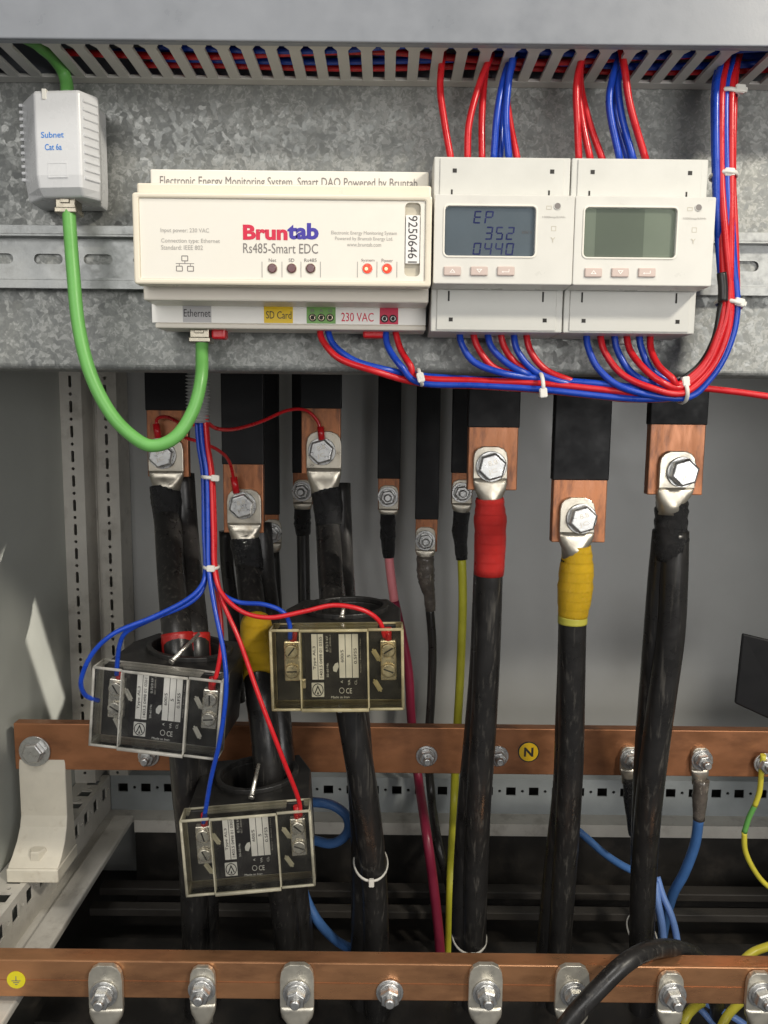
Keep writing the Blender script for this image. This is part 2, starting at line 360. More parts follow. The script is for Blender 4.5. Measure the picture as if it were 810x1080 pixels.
lamp_mat('led_on', (1.0, 0.03, 0.01), 2.2); lamp_mat('led_core', (1.0, 0.45, 0.22), 3.0)
# ================================================================== the cabinet
YP = 459.0                                   # front of the mounting plate
WL, WR, YB, ZF = -327.0, 480.0, 836.0, -525.0
MB().box(WL, WR, YB, YB + 2, ZF, 470).build('back_wall', 'wall_paint', kind='structure')
MB().box(WL - 2, WL, 430, YB + 2, ZF, 470).build('side_wall_left', 'side_paint', kind='structure')
MB().box(WR, WR + 2, 430, YB + 2, ZF, 470).build('side_wall_right', 'side_paint', kind='structure')
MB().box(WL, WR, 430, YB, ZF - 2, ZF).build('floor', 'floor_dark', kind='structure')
MB().box(WL, WR, 462, YB, 470, 472).build('cabinet_roof', 'side_paint', kind='structure')
# sheet ledges along the cabinet bottom
led = MB(); led.box(-297, -285, 455, 778, -433, -431); led.box(-285, -264, 455, 776.5, -431, -424, 1.5)
led.build('side_ledge', 'frame_paint_lit', kind='structure')
led = MB(); led.box(-297, WR, 779, 800, -434, -431); led.box(-264, WR, 777, 779, -444, -430.5)
led.build('back_ledge', 'frame_paint_lit', kind='structure')
MB().box(-264, WR, 780, 783, ZF, -435).build('dark_backing', 'floor_dark', kind='structure')  # added dark sheet, stands in for the darkness under the back ledge
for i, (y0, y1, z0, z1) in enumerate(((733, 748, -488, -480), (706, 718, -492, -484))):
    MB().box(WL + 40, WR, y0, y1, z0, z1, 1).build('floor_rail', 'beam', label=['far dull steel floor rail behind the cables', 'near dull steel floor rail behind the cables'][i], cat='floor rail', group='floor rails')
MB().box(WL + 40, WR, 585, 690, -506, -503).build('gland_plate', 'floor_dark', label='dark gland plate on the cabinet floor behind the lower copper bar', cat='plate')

# mounting plate with a folded lower edge
ZPB = Z(405, 393, YP)
pl = MB()
pl.box(-318, 472, YP, YP + 2.5, ZPB + 3, 462)
pl.loft([[Vector((x, YP + 3 - 3*math.cos(t) if k < 5 else y, ZPB + 3 - 3*math.sin(t) if k < 5 else z)) for k, (t, y, z) in
          enumerate([(a*math.pi/8, 0, 0) for a in range(5)] + [(0, YP + 26, ZPB), (0, YP + 26, ZPB + 2.5), (0, YP + 4, ZPB + 2.5), (0, YP + 2.5, ZPB + 4)])] for x in (-318, 472)], True, False)
pl.build('mounting_plate', 'galvanised', label='spangled galvanised steel mounting plate behind the meters', cat='plate')

# DIN rail
ZR = 88.5
r = thing('din_rail', (77, 455, ZR - 17.5), 'slotted zinc plated top hat rail across the galvanised plate', 'rail')
m = MB(); xs = [-309 + 28.6*k for k in range(28)]
m.mesh(plate(rect(-318, 472, -11.5, 11.5), [rrect(x - 8.3, x + 8.3, -2.9, 2.9, 2.85) for x in xs], 1.0), facing(457.6, 0, ZR))
m.build('web', 'rail_zinc', r)
for s in (1, -1):
    z0, z1 = ZR + s*11.5, ZR + s*17.5
    m = MB(); m.box(-318, 472, 451.0, 458.1, min(z0, z0 + s), max(z0, z0 + s)); m.box(-318, 472, 451.0, 452.0, min(z0 + s, z1), max(z0 + s, z1), 0.3)
    m.build('flange', 'rail_zinc', r)

# back post on the left: two perforated strips and a channel between them
post = thing('corner_post', (-300, 790, -391), 'tall perforated grey steel corner post at back left', 'post')
def strip(xa, xb, Y, name, z0, z1, xc, first):
    holes = []; z = first
    while z < z1 - 20:
        holes.append(circ(xc, z, 1.7, 8)); holes.append(rrect(xc - 1.6, xc + 1.6, z + 6.5, z + 18.5, 1.5, 2)); z += 25
    m = MB(); m.mesh(plate(rect(xa, xb, z0, z1), holes, 1.5), facing(Y)); return m.build(name, 'frame_paint_lit', post)
xa0, xa1, xac = X(63, 420, 782), X(86, 420, 782), X(74.5, 420, 782)
xb0, xb1, xbc = X(102, 420, 800), X(123, 420, 800), X(111, 420, 800)
strip(xa0, xa1, 782, 'perforated_strip', -391, 120, xac, -380)
strip(xb0, xb1, 800, 'perforated_strip', -391, 120, xbc, -388)
m = MB(); m.box(xa1 - 1.2, xa1, 783, 812, -391, 120); m.box(xb0, xb0 + 1.2, 801, 812, -391, 120); m.box(xa1, xb0, 811, 812.5, -391, 120)
m.box(xb1 - 1.2, xb1, 801, 834, -391, 120); m.box(xa0, xa0 + 1.2, 783, 834, -391, 120); m.box(xa0 + 1.2, xb1 - 1.2, 832, 834, -391, 120)
m.build('channel', 'frame_paint_lit', post)
m = MB(); m.tube([(xa1 + 6, 806, -391), (xa1 + 6, 806, 120)], 2.6, 10, curve=False); m.build('edge_rod', 'frame_paint_lit', post)

# perforated frame rails along the bottom
side = thing('side_frame_rail', (-312, 620, -428), 'perforated steel frame rail along the left floor edge', 'frame rail')
holes = []
for k in range(14):
    y = 452 + 25*k
    holes.append(rect(y, y + 12, -313.5, -302)); holes.append(circ(y + 18.5, -308, 1.8, 8))
m = MB(); m.mesh(plate(rect(445, 800, WL + 1, -297), holes, 1.6), lambda c: Vector((c[1], c[0], -391.8 + c[2]))); m.build('top_flange', 'frame_paint_lit', side)
holes = []
for k in range(14):
    y = 452 + 25*k; holes.append(rect(y, y + 11.5, -411, -398)); holes.append(circ(y + 18, -404.5, 1.9, 8))
m = MB(); m.mesh(plate(rect(445, 800, -431, -391.1), holes, 1.6), lambda c: Vector((-297.6 + c[2], c[0], c[1]))); m.build('inner_flange', 'frame_paint_lit', side)
back = thing('back_frame_rail', (80, 800, -431), 'perforated grey steel frame rail along the back floor edge', 'frame rail')
holes = []
for k in range(30):
    x = -288 + 25*k; holes.append(rect(x, x + 10.5, -410, -400.5)); holes.append(circ(x + 17.8, -405, 1.8, 8))
m = MB(); m.mesh(plate(rect(-296, WR, -431, -391), holes, 1.6), facing(800.8)); m.build('front_flange', 'frame_cool', back)
holes = [rect(-288 + 25*k, -276 + 25*k, 812, 822) for k in range(30)]
m = MB(); m.mesh(plate(rect(-296, WR, 801.8, YB), holes, 1.6), lambda c: Vector((c[0], c[1], -391.8 + c[2]))); m.build('top_flange', 'frame_cool', back)
m = MB(); m.box(-296, WR, 826, 827, -430, -393); m.build('hole_backing', 'dark_hole', back)  # added black sheet, stands in for the shade behind the holes

# black plate hanging in at the right
m = MB(); a, b, c_, d = P(783, 668, 640), P(775, 742, 640), P(840, 772, 630), P(840, 682, 630)
q = [a, b, c_, d]; m.add(q + [p + Vector((0.4, 3, 0)) for p in q], [[0, 1, 2, 3], [7, 6, 5, 4], [0, 4, 5, 1], [1, 5, 6, 2], [2, 6, 7, 3], [3, 7, 4, 0]])
m.build('cover_plate', 'sleeve', label='matt black plate poking in at the right edge', cat='plate', bevel=1.5)

# ================================================================== wiring duct
YD, ZD = 404.0, Z(405, 90.5, YP - 1)
du = thing('wiring_duct', (77, 430, ZD), 'grey slotted wiring duct along the top with open teeth', 'duct')
m = MB(); m.box(-330, 480, YD, YD + 1.8, ZD - 1.5, 262, 0.6); m.box(-330, 480, YD + 1.8, YD + 5.5, ZD - 1.5, ZD + 0.4, 0.3); m.build('cover', 'duct_grey', du)
MB().box(-330, 480, YD + 1.8, YP - 0.2, 260.2, 262).build('top_wall', 'duct_grey', du)
MB().box(-330, 480, YP - 2, YP - 0.2, ZD + 2, 260.2).build('back_wall', 'duct_grey', du)
m = MB(); m.box(-330, 480, YP - 8, YP - 0.2, ZD, ZD + 1.9, 0.3); m.build('bottom_strip', 'duct_tooth', du)
hw, hn = 2.85, 4.8
to = [(-hw, YP - 8), (hw, YP - 8), (hw, 417), (hn, 413.5), (hn - 0.4, 410), (-hn + 0.4, 410), (-hn, 413.5), (-hw, 417)]
pitch = 12.2; x0 = X(405, 60, 430) + 3.3
first = None
for k in range(-19, 22):
    x = x0 + k*pitch
    if k in (-15, 15): continue
    if first is None:
        m = MB(); m.mesh(plate([(a, b) for a, b in to], [], 1.8), lambda c: Vector((c[0] + x, c[1], ZD + 1.0 + c[2])))
        first = m.build('tooth', 'duct_tooth', du); fx = x
    else:
        copy_piece(first, du, (x - fx, 0, 0))

# ================================================================== wires: helper
RW = 1.85
def wire(label, mat, pts, r=RW, cat='wire', group=None, name='wire', n=10, cap=True, sub=6):
    q = [P(*p) if not isinstance(p, Vector) else p for p in pts]; q = [p + (Vector([random.uniform(-.32, .32) for _ in range(3)]) if 0 < k < len(q) - 1 else Vector()) for k, p in enumerate(q)]
    m = MB(); m.tube(q, r, n, cap, sub)
    return m.build(name, mat, label=label, cat=cat, group=group)
# wires lying inside the duct
rows = [('wire_red', -138, 446, 0, 2), ('wire_blue', -128, 440, 0.6, 2), ('wire_red', -178, 434, 0, 3), ('wire_blue', -120, 428, 1.0, 3),
        ('wire_red', -205, 420, 2, 3), ('wire_red', -118, 422, 5, 3), ('wire_blue', -150, 442, 6, 3), ('wire_red', -212, 416, 7, 2)]
nm = ['lowest at the back', 'second from the back', 'third from the back', 'lowest in the middle', 'low one reaching the far left slots', 'raised in the middle', 'raised at the back', 'nearest the duct cover']
for (mt, xs_, y, dz, am), d in zip(rows, nm):
    pts = [Vector((xs_ + t*44, y + am*math.sin(t*1.3 + y), ZD + 2.2 + RW + dz + am*0.4*(1 + math.sin(t*1.7 + y*2)))) for t in range(9)]
    wire(f"{'blue' if 'blue' in mt or 'navy' in mt else 'red'} wire inside the duct, {d}", mt, pts, group='wires inside the duct', n=8, sub=4)

# ================================================================== data coupler and green leads
c0 = P(68, 152, 424); cz0, cz1 = Z(68, 206, 424), Z(68, 95, 424)
cp = thing('cable_coupler', (c0.x, 438, cz0), 'white ribbed data cable coupler box hanging by its green leads', 'coupler')
cl_, fl_, fr_, fc_, bk_ = X(25, 150, 440), X(37.5, 150, 424), X(84, 150, 422), X(107, 150, 435), X(113, 150, 456)
def sec(z, k=1.0, front=0):
    pts = [(cl_, 456), (cl_, 440), (fl_, 424 + front), (fr_, 422 + front), (fc_, 432 + front*0.5), (bk_, 446), (bk_, 456)]
    return [Vector((c0.x + (x - c0.x)*k, y, z)) for x, y in pts]
m = MB(); m.loft([sec(cz0, 0.93, 5), sec(cz0 + 4, 0.97, 1.0), sec(cz0 + 10), sec(cz1 - 2), sec(cz1, 0.985, 1.0)], True, False)
m.build('shell', 'coupler', cp, bevel=1.0)
for k in range(12):
    z = cz0 + 11 + k*3.5
    m = MB(); m.box(cl_ - 1.3, cl_ + 1.0, 438.5, 446, z, z + 1.7, 0.4); m.build('rib', 'coupler', cp)
fv = Vector((fc_ - fr_, 10, 0)).normalized(); fn_ = Vector((fv.y, -fv.x, 0))
for k in range(10):
    z = cz0 + 9 + k*4.3
    m = MB(); m.obox(Vector((fr_*0.42 + fc_*0.58, 427.8, z)), fv, fn_, (0, 0, 1), 4.6, 0.7, 0.85, 0.3); m.build('rib', 'coupler', cp)
fx_ = Vector((fr_ - fl_, -2, 0)).normalized()
def fy(x): return 424 - 2*(x - fl_)/(fr_ - fl_)
text('Subnet', 'ink_cyan', cp, (X(55, 140, 423), fy(X(55, 140, 423)), Z(56, 140.5, 421)), 12.4, 3.0, ux=fx_, bold=0.12)
text('Cat 6a', 'ink_cyan', cp, (X(56, 153, 423), fy(X(56, 153, 423)), Z(56, 153.5, 421)), 9.2, 3.2, ux=fx_, bold=0.12)
m = MB(); m.mesh(plate(rect(-5.3, 5.3, -3.8, 3.8), [rect(-4.8, 4.8, -3.3, 3.3)], 0.3), lambda c: Vector((X(59, 178, 421) + c[0], fy(X(59, 178, 421) + c[0]) - c[2], Z(56, 178, 421) + c[1]))); m.build('embossed_frame', 'coupler', cp)
m = MB(); m.box(X(46, 97, 423) - 1.2, X(46, 97, 423) + 1.2, 423.0, 426, cz1 - 5, cz1 + 0.4, 0.4); m.build('latch', 'nylon', cp)
wire('short green data lead rising from the coupler into the duct', 'green', [(71, 100, 444), (70.5, 88, 446), (65, 74, 444), (55, 59, 436), (45, 50, 428), (38, 44, 424), (25, 38, 422)], 3.5, 'cable', name='data_cable', n=12)
pc = thing('patch_cable', P(160, 470, 425), 'long bright green patch cable looping from coupler to monitoring unit', 'cable')
gp = [(72.5, 222, 434), (74, 245, 432), (77, 285, 428), (83, 345, 424), (96, 396, 420), (118, 438, 418), (145, 464, 418), (165, 470, 419), (187, 459, 421), (204, 432, 425), (212, 400, 429), (213, 372, 437), (213, 360, 440)]
m = MB(); m.tube([P(*p) for p in gp], 3.55, 14); m.build('jacket', 'green', pc)
for (px, py0, py1, Y) in ((73, 203, 227, 436), (212.5, 347, 362, 441)):
    a, b = P(px, py1, Y), P(px, py0, Y)
    m = MB(); m.box(a.x - 5.4, a.x + 5.4, Y - 5, Y + 5, a.z + 2, b.z, 0.6); m.box(a.x - 6, a.x + 6, Y - 5.6, Y + 5.6, a.z, a.z + 3, 0.6)
    m.box(a.x - 2.5, a.x + 2.5, Y - 5.8, Y - 4.9, a.z + 5, b.z - 1, 0.3); m.build('plug', 'plug_metal', pc)

# ================================================================== energy monitoring unit
da = thing('monitoring_unit', (-51, 425, 46), 'wide cream energy monitoring unit with red and blue lettering on the rail', 'energy monitor')
YF = 398.0
x0, x1 = X(140, 250, YF), X(455.2, 255, YF)
zt, zb = Z(300, 204, YF), Z(300, 301, YF)
zs1t, zs1b = Z(300, 194, 406), Z(300, 318, 411.5)
zs2t, zs2b = Z(300, 179.5, 429), Z(300, 347.5, 432)
MB().box(x0 + 0.3, x1 - 0.3, 429, 452, zs1t - 3, zs2t, 0.8).build('top_step', 'cream_panel', da)
MB().box(x0 + 0.1, x1 - 0.1, 406, 450.9, zb + 6, zs1t, 1.0).build('upper_shell', 'cream', da)
m = MB(); m.box(x0 + 0.3, x1 - 0.3, 411.5, 450.8, zs1b, zb + 5.9, 0.9); m.build('lower_step', 'cream_lower', da)
m = MB(); m.box(x0 + 0.6, x1 - 0.6, 432, 450.6, zs2b, zs1b - 0.1, 0.8); m.box(x0 + 0.6, x1 - 0.6, 430.4, 433, zs2b, zs2b + 2.6, 0.6); m.build('terminal_step', 'cream_lower', da)
# front lid: bevelled rim with a panel set a little back
m = MB(); m.mesh(plate(rrect(x0, x1, zb, zt, 1.6), [rrect(x0 + 3.2, x1 - 3.2, zb + 2.8, zt - 2.6, 0.8)], 8.0, 0.9), facing(YF + 4)); m.build('lid_rim', 'cream', da)
xs0, xs1 = X(427, 250, YF), X(443.5, 250, YF); zs0, zs1 = Z(435, 291, YF), Z(435, 213, YF)
m = MB(); m.mesh(plate(rect(x0 + 3.3, x1 - 3.3, zb + 2.9, zt - 2.7), [rrect(xs0, xs1, zs0, zs1, 2.2)], 2.0), facing(YF + 2.2)); pan = m.build('lid_panel', 'cream_panel', da)
m = MB(); m.box(xs0 - 1, xs1 + 1, YF + 3.4, YF + 4.4, zs0 - 1, zs1 + 1); m.build('serial_slot', 'recess', da)
YL = YF + 1.15
sl = MB(); sl.box(X(427.8, 250, YL), X(442.6, 250, YL), YL - 0.15, YL + 2.2, Z(435, 278, YL), Z(435, 227, YL), 0.15); sl = sl.build('serial_label', 'label_white', da)
cxs = X(435.3, 252, YL); text('92506461', 'ink', sl, (cxs, YL - 0.15, Z(435, 252.5, YL)), 22.6, 4.6, ux=(0, 0, -1), uy=(1, 0, 0))
def T(body, mat, px, py, wpx, ht=None, bold=0, par=da, Y=YL, **k):
    c = P(px, py, Y); wd = wpx * Y / (F*1.035)
    return text(body, mat, par, c, wd, ht, bold=bold, **k)
T('Brun', 'ink_red', 279.8, 245.2, 47.0, 7.4, 0.42); T('tab', 'ink_blue', 319.6, 243.9, 33.0, 8.0, 0.42)
T('Rs485-Smart EDC', 'ink_grey', 296, 262, 79, 4.8)
T('Input power: 230 VAC', 'ink_pale', 195, 243.5, 51, 2.6); T('Connection type: Ethernet', 'ink_pale', 201, 254.5, 62, 2.6); T('Standard: IEEE 802', 'ink_pale', 192, 261, 44, 2.2)
T('Electronic Energy Monitoring System', 'ink_pale', 384, 246.2, 69, 2.3); T('Powered by Bruntab Energy Ltd.', 'ink_pale', 384, 252.2, 61, 2.2); T('www.bruntab.com', 'ink_pale', 384, 258, 36, 1.9)
for px, t, w_ in ((287.5, 'Net', 8), (307.5, 'SD', 6), (327.5, 'Rs485', 13), (388, 'System', 14), (408.5, 'Power', 12)):
    T(t, 'ink_grey', px, 274.4 if px < 350 else 274.8, w_, 1.7)
# network symbol
m = MB(); c = P(195, 279, YL)
def fr(cx, cz, a, b, t): m.mesh(plate(rrect(cx - a, cx + a, cz - b, cz + b, 0.4, 2), [rrect(cx - a + t, cx + a - t, cz - b + t, cz + b - t, 0.2, 2)], 0.12), facing(YL))
fr(c.x, c.z + 3.0, 1.7, 1.4, 0.4); fr(c.x - 2.8, c.z - 2.0, 1.7, 1.4, 0.4); fr(c.x + 2.8, c.z - 2.0, 1.7, 1.4, 0.4)
m.box(c.x - 4.6, c.x + 4.6, YL - .06, YL + .06, c.z + 0.35, c.z + 0.65); m.box(c.x - .15, c.x + .15, YL - .06, YL + .06, c.z + .65, c.z + 1.6)
for s in (-2.8, 2.8): m.box(c.x + s - .15, c.x + s + .15, YL - .06, YL + .06, c.z - .6, c.z + .35)
m.build('network_symbol', 'ink_grey', da)
# indicator lamps with the little dividing lines
for px in (276.5, 297.5, 317.5, 338, 377, 397.5, 418.5):
    a, b = P(px, 292.5, YL), P(px, 276, YL); MB().box(a.x - 0.2, a.x + 0.2, YL - .1, YL + .05, a.z, b.z).build('divider_line', 'ink_pale', da)
for i, px in enumerate((287.2, 307.6, 327.6, 387.5, 408.3)):
    c = P(px, 283.2, YL); on = i > 2
    m = MB(); m.ring(c, (0, -1, 0), 2.45, 0.22, 20, 6); m.build('lamp_ring', 'ink_pale' if on else 'recess', da)
    m = MB(); m.cyl(c, (0, -1, 0), 2.3, 0.9, 20, 0.5); l = m.build('indicator_lamp', 'led_on' if on else 'led_off', da)
    if on: MB().cyl(c + Vector((-.5, -.9, -.3)), (0, -1, 0), 0.8, 0.15, 12).build('glow', 'led_core', l)
# label strip over the terminals
YS = 432.0 - 0.5; za, zb_ = Z(300, 341.5, YS), Z(300, 322, YS)
def bar(px0, px1, mat, name, dy=0.0, top=0):
    m = MB(); m.box(X(px0, 332, YS), X(px1, 332, YS), YS - 0.25 - dy, YS + 0.6, za + (0.3 if dy else 0), zb_ + top - (0 if dy else 0)); return m.build(name, mat, da)
bar(160.5, 449, 'strip_white', 'label_strip')
e = bar(193, 223, 'tag_grey', 'ethernet_tag', 0.15, 2.5); T('Ethernet', 'ink', 208, 330.2, 28.5, 4.0, Y=YS - 0.45, par=e)
e = bar(278.5, 309, 'tag_yellow', 'card_tag', 0.15); T('SD Card', 'ink', 294, 332.2, 27, 4.0, Y=YS - 0.45, par=e)
e = bar(323.5, 354, 'tag_green', 'bus_terminal', 0.15, 3.0)
for k, ch in enumerate('BAG'):
    c = P(329.7 + 9.2*k, 335, YS - .5); MB().cyl(c, (0, -1, 0), 2.1, 0.3, 14).build('terminal_hole', 'dark_hole', e)
    MB().ring(c + Vector((0, -.35, 0)), (0, -1, 0), 1.35, 0.3, 14, 5).build('terminal_screw', 'brass', e); T(ch, 'ink_grey', 329.7 + 9.2*k, 327.5, 4, 1.9, Y=YS - .45, par=e)
T('230 VAC', 'ink_red', 377, 334.5, 34.5, 4.6, Y=YS - 0.3)
e = bar(400.5, 420, 'tag_crimson', 'mains_terminal', 0.15, 3.0)
for k in range(2):
    c = P(405.5 + 9*k, 336.2, YS - .5); MB().cyl(c, (0, -1, 0), 2.1, 0.3, 14).build('terminal_hole', 'dark_hole', e); MB().ring(c + Vector((0, -.35, 0)), (0, -1, 0), 1.2, 0.3, 14, 5).build('terminal_screw', 'steel', e)
# heading on the top step, half hidden by the lid
T('Electronic Energy Monitoring System, Smart DAQ Powered by Bruntab', 'ink_grey', 304.5, 193.2, 269, 6.0, Y=428.9)
m = MB(); c = P(231, 351, 440); m.box(c.x - 4, c.x + 4, 438, 446, c.z - 3.5, c.z + 3, 1.2); m.build('rail_clip', 'wire_red', da)
m = MB(); c = P(396, 351, 440); m.box(c.x - 7, c.x + 7, 438, 446, c.z - 3, c.z + 3, 1.2); m.build('rail_clip', 'wire_red', da)

# ================================================================== two energy meters
SEG = {'E': 'afged', 'P': 'abfge', '3': 'abgcd', '5': 'afgcd', '2': 'abged', '0': 'abcdef', '4': 'fgbc'}
def digit(m, ch, x, z, w_, h, Y, t=0.78, sl=0.12):
    g = 0.18; hh = h/2
    def quad(pts): m.add([Vector((x + a + sl*b, Y, z + b)) for a, b in pts], [[0, 1, 2, 3]])
    for s in SEG[ch]:
        if s in 'agd':
            b = {'a': h - t, 'g': hh - t/2, 'd': 0}[s]; quad([(t*.6 + g, b), (w_ - t*.6 - g, b), (w_ - t*.6 - g, b + t), (t*.6 + g, b + t)])
        else:
            a = {'b': w_ - t, 'c': w_ - t, 'f': 0, 'e': 0}[s]; b0 = hh if s in 'bf' else 0
            quad([(a, b0 + g), (a + t, b0 + g), (a + t, b0 + hh - g), (a, b0 + hh - g)])
YM = 400.0; mx0, mx2 = X(457.6, 250, YM), X(753.5, 255, YM); MW = (mx2 - mx0)/2
mzt, mzb = Z(600, 206, YM), Z(600, 300.5, YM); zut, zlb = Z(600, 166.5, 412), Z(600, 351, 418)
def meter(k, label):
    x0 = mx0 + k*MW; x1 = x0 + MW - 0.25
    t = thing('energy_meter', ((x0 + x1)/2, 425, zlb), label, 'energy meter', 'rail mounted energy meters')
    dx = k*MW
    m = MB(); m.box(x0 + 0.2, x1 - 0.2, 412, 450.8, mzt - 6, zut, 0.6); m.build('upper_terminal_cover', 'meter_step', t)
    m = MB(); m.box(x0 + 0.2, x1 - 0.2, 418, 450.7, zlb, mzb + 6, 0.6); m.build('lower_terminal_cover', 'meter_step', t)
    for z0, z1, Y in ((mzt, zut - 0.8, 412), (zlb + 0.8, mzb, 418)):      # raised flap between the side ridges
        m = MB(); m.box(x0 + 3.2, x1 - 3.6, Y - 0.7, Y + 1, z0, z1, 0.35); fl = m.build('flap', 'meter_step', t)
        for s in (0.10, 0.885):
            cx = x0 + 3.2 + (MW - 7)*s + (1.2 if s < .5 else 1.2); hi = Y == 412
            zz = z1 - 6.2 if hi else z0 + 5.4; MB().box(cx - 1.05, cx + 1.05, Y - 0.85, Y + .1, zz - 1.0, zz + 1.0).build('vent_hole', 'dark_hole', fl)
            za, zb2 = (z0 + 0.5, z0 + 3.8 + 1.6) if hi else (z1 - 6.0, z1 - 0.8)
            MB().box(cx - 1.3 - .45, cx - 1.3 + .45, Y - 0.85, Y + .1, za, zb2).build('vent_slot', 'dark_hole', fl)
    # front housing with the screen window
    xa, xb = X(469, 250, YM) + dx, X(564.5, 250, YM) + dx; za, zb = Z(515, 270, YM), Z(515, 217.5, YM)
    if k: xa, xb = xa - 0.5, xb + 0.2; 
    m = MB(); m.mesh(plate(rrect(x0, x1, mzb, mzt, 0.9), [rrect(xa, xb, za, zb, 2.0)], 3.0, 0.5), facing(YM + 1.5)); m.build('front_panel', 'meter', t)
    m = MB(); m.box(x0, x1, YM + 3.0, 417.9, mzb, mzt, 0.5); m.build('front_housing', 'meter', t)
    m = MB(); m.mesh(plate(rrect(xa - 0.9, xb + 0.9, za - 0.9, zb + 0.9, 2.7), [rrect(xa, xb, za, zb, 2.0)], 0.7, 0.25), facing(YM - 0.1)); m.build('screen_bezel', 'cream_panel', t)
    sc = MB().box(xa - .5, xb + .5, YM + 2.3, YM + 2.9, za - .5, zb + .5).build('screen', 'lcd_blue' if k == 0 else 'lcd_green', t)
    Yd = YM + 2.2
    if k == 0:
        m = MB()
        for body, px0, px1, py0, py1 in (('EP', 498.5, 519, 222.5, 236), ('352', 510.5, 541.5, 239, 253), ('0440', 498.5, 541.5, 256, 269)):
            n = len(body); a, b = X(px0, 250, Yd), X(px1, 250, Yd); pitch = (b - a + 1.4)/n; z0, z1 = Z(520, py1, Yd), Z(520, py0, Yd)
            for i, ch in enumerate(body): digit(m, ch, a + i*pitch, z0, pitch - 1.5, z1 - z0, Yd)
        m.build('digits', 'lcd_ink', sc)
        T('kW h', 'ink_grey', 556, 245, 10, 1.6, Y=Yd, par=sc)
    else:
        m = MB(); m.box(xa + 6.2, xb - 15.5, Yd, YM + 2.32, za, zb); m.build('display_area', 'lcd_dark', sc)
    MB().mesh(plate(rrect(xa + .05, xb - .05, za + .05, zb - .05, 1.9), [], 0.3), facing(YM + 1.2)).build('screen_glass', 'lcd_glass', t)
    # pulse lamp, print and the three keys
    c = P(588, 217.5, YM); c.x += dx
    MB().cyl(c + Vector((0, 0.2, 0)), (0, -1, 0), 1.55, 0.5, 16).build('pulse_lamp', 'ink_grey', t); MB().ring(c, (0, -1, 0), 1.65, 0.25, 18, 6).build('lamp_ring', 'meter_step', t)
    Yk = YM - 0.05
    def TK(b, px, py, w_, h, mt='ink_pale'):
        cc = P(px, py, Yk); cc.x += dx; return text(b, mt, t, cc, w_*Yk/(F*1.035), h)
    TK('1000imp/kWh', 584, 229.3, 24, 1.3)
    for px, py, a, b in ((584, 241, 1.2, 1.2), (579, 219, 1.3, 0.9)):
        cc = P(px, py, Yk); m = MB(); m.mesh(plate(rect(-a, a, -b, b), [rect(-a + .25, a - .25, -b + .25, b - .25)], .1), facing(Yk, cc.x + dx, cc.z)); m.build('symbol', 'recess', t)
    TK('Y', 583, 253, 5, 2.4, 'recess'); 
    for i in range(3):
        cc = P(477 + 28.2*i, 286, YM); cc.x += dx + (0.6 if k else 0)
        m = MB(); m.box(cc.x - 4.3, cc.x + 4.3, YM - 1.1, YM + .5, cc.z - 2.3, cc.z + 2.2, 0.5); b = m.build('key', 'button', t)
        m = MB(); q = Vector((cc.x, YM - 1.15, cc.z)); sg = 1 if i == 0 else -1
        if i < 2: m.mesh(plate([(-1.5, -sg*.9), (1.5, -sg*.9), (0, sg*1.0)], [[(-.8, -sg*.6), (.8, -sg*.6), (0, sg*.5)]], .1), facing(YM - 1.15, cc.x, cc.z))
        else: m.box(cc.x - 1.6, cc.x + 1.6, YM - 1.2, YM - 1.1, cc.z - .7, cc.z - .4); m.box(cc.x + 1.3, cc.x + 1.6, YM - 1.2, YM - 1.1, cc.z - .4, cc.z + .8); m.add([q + Vector((-2.2, 0, -.55)), q + Vector((-1.4, 0, -1.1)), q + Vector((-1.4, 0, 0))], [[0, 1, 2]])
        m.build('key_symbol', 'strip_white', b)
    for s in (0.52,):
        cx = x0 + MW*s*1.05; MB().box(cx - 5, cx + 5, 440, 448, zlb - 3.2, zlb, 0.5).build('rail_clip', 'nylon', t)
    return t
meter(0, 'cream energy meter with digits on its blue screen, beside the wide unit')
meter(1, 'cream energy meter with blank green screen, beside the wire bundle')
# ================================================================== wires above the meters
def short(p): return P(*p)
TOPW = [  # meter, colour, path on the photograph, depth at both ends
    ('left', 'red', [(468, 48, 432), (464, 90, 430), (468, 128, 428), (476, 170, 427)]),
    ('left', 'red', [(519, 56, 430), (506, 88, 428), (495, 131, 426), (493, 170, 426)]),
    ('left', 'red', [(515, 56, 436), (510, 88, 433), (508, 128, 430), (508.5, 170, 429)]),
    ('left', 'blue', [(541, 56, 430), (531, 84, 427), (524, 120, 425), (520.5, 170, 426)]),
    ('left', 'blue', [(544, 58, 437), (536, 84, 434), (529, 125, 431), (527, 170, 430)]),
    ('left', 'blue', [(541, 60, 424), (536, 85, 424), (534, 125, 424), (537, 170, 425)]),
    ('left', 'red', [(537, 60, 440), (533, 90, 437), (537, 128, 432), (546, 170, 429)]),
    ('right', 'red', [(616, 52, 428), (608, 88, 425), (608.5, 131, 424), (610.5, 170, 426)]),
    ('right', 'red', [(614, 52, 436), (610, 90, 432), (613, 124, 430), (623, 170, 429)]),
    ('right', 'red', [(618, 52, 442), (612, 84, 438), (621, 126, 434), (636, 170, 431)]),
    ('right', 'blue', [(655, 54, 430), (645, 84, 427), (643, 115, 425), (654, 170, 426)]),
    ('right', 'blue', [(658, 54, 440), (648, 84, 436), (650, 125, 433), (663, 170, 431)]),
    ('right', 'blue', [(657, 54, 434), (652, 84, 429), (656, 122, 427), (668.5, 170, 427)]),
    ('right', 'red', [(655, 52, 426), (659, 75, 423), (665, 112, 422), (681.5, 170, 425)])]
ORD = ['leftmost', 'second', 'third', 'fourth', 'fifth', 'sixth', 'rightmost']
cnt = {'left': 0, 'right': 0}
WM = {'red': 'wire_red', 'blue': 'wire_blue'}
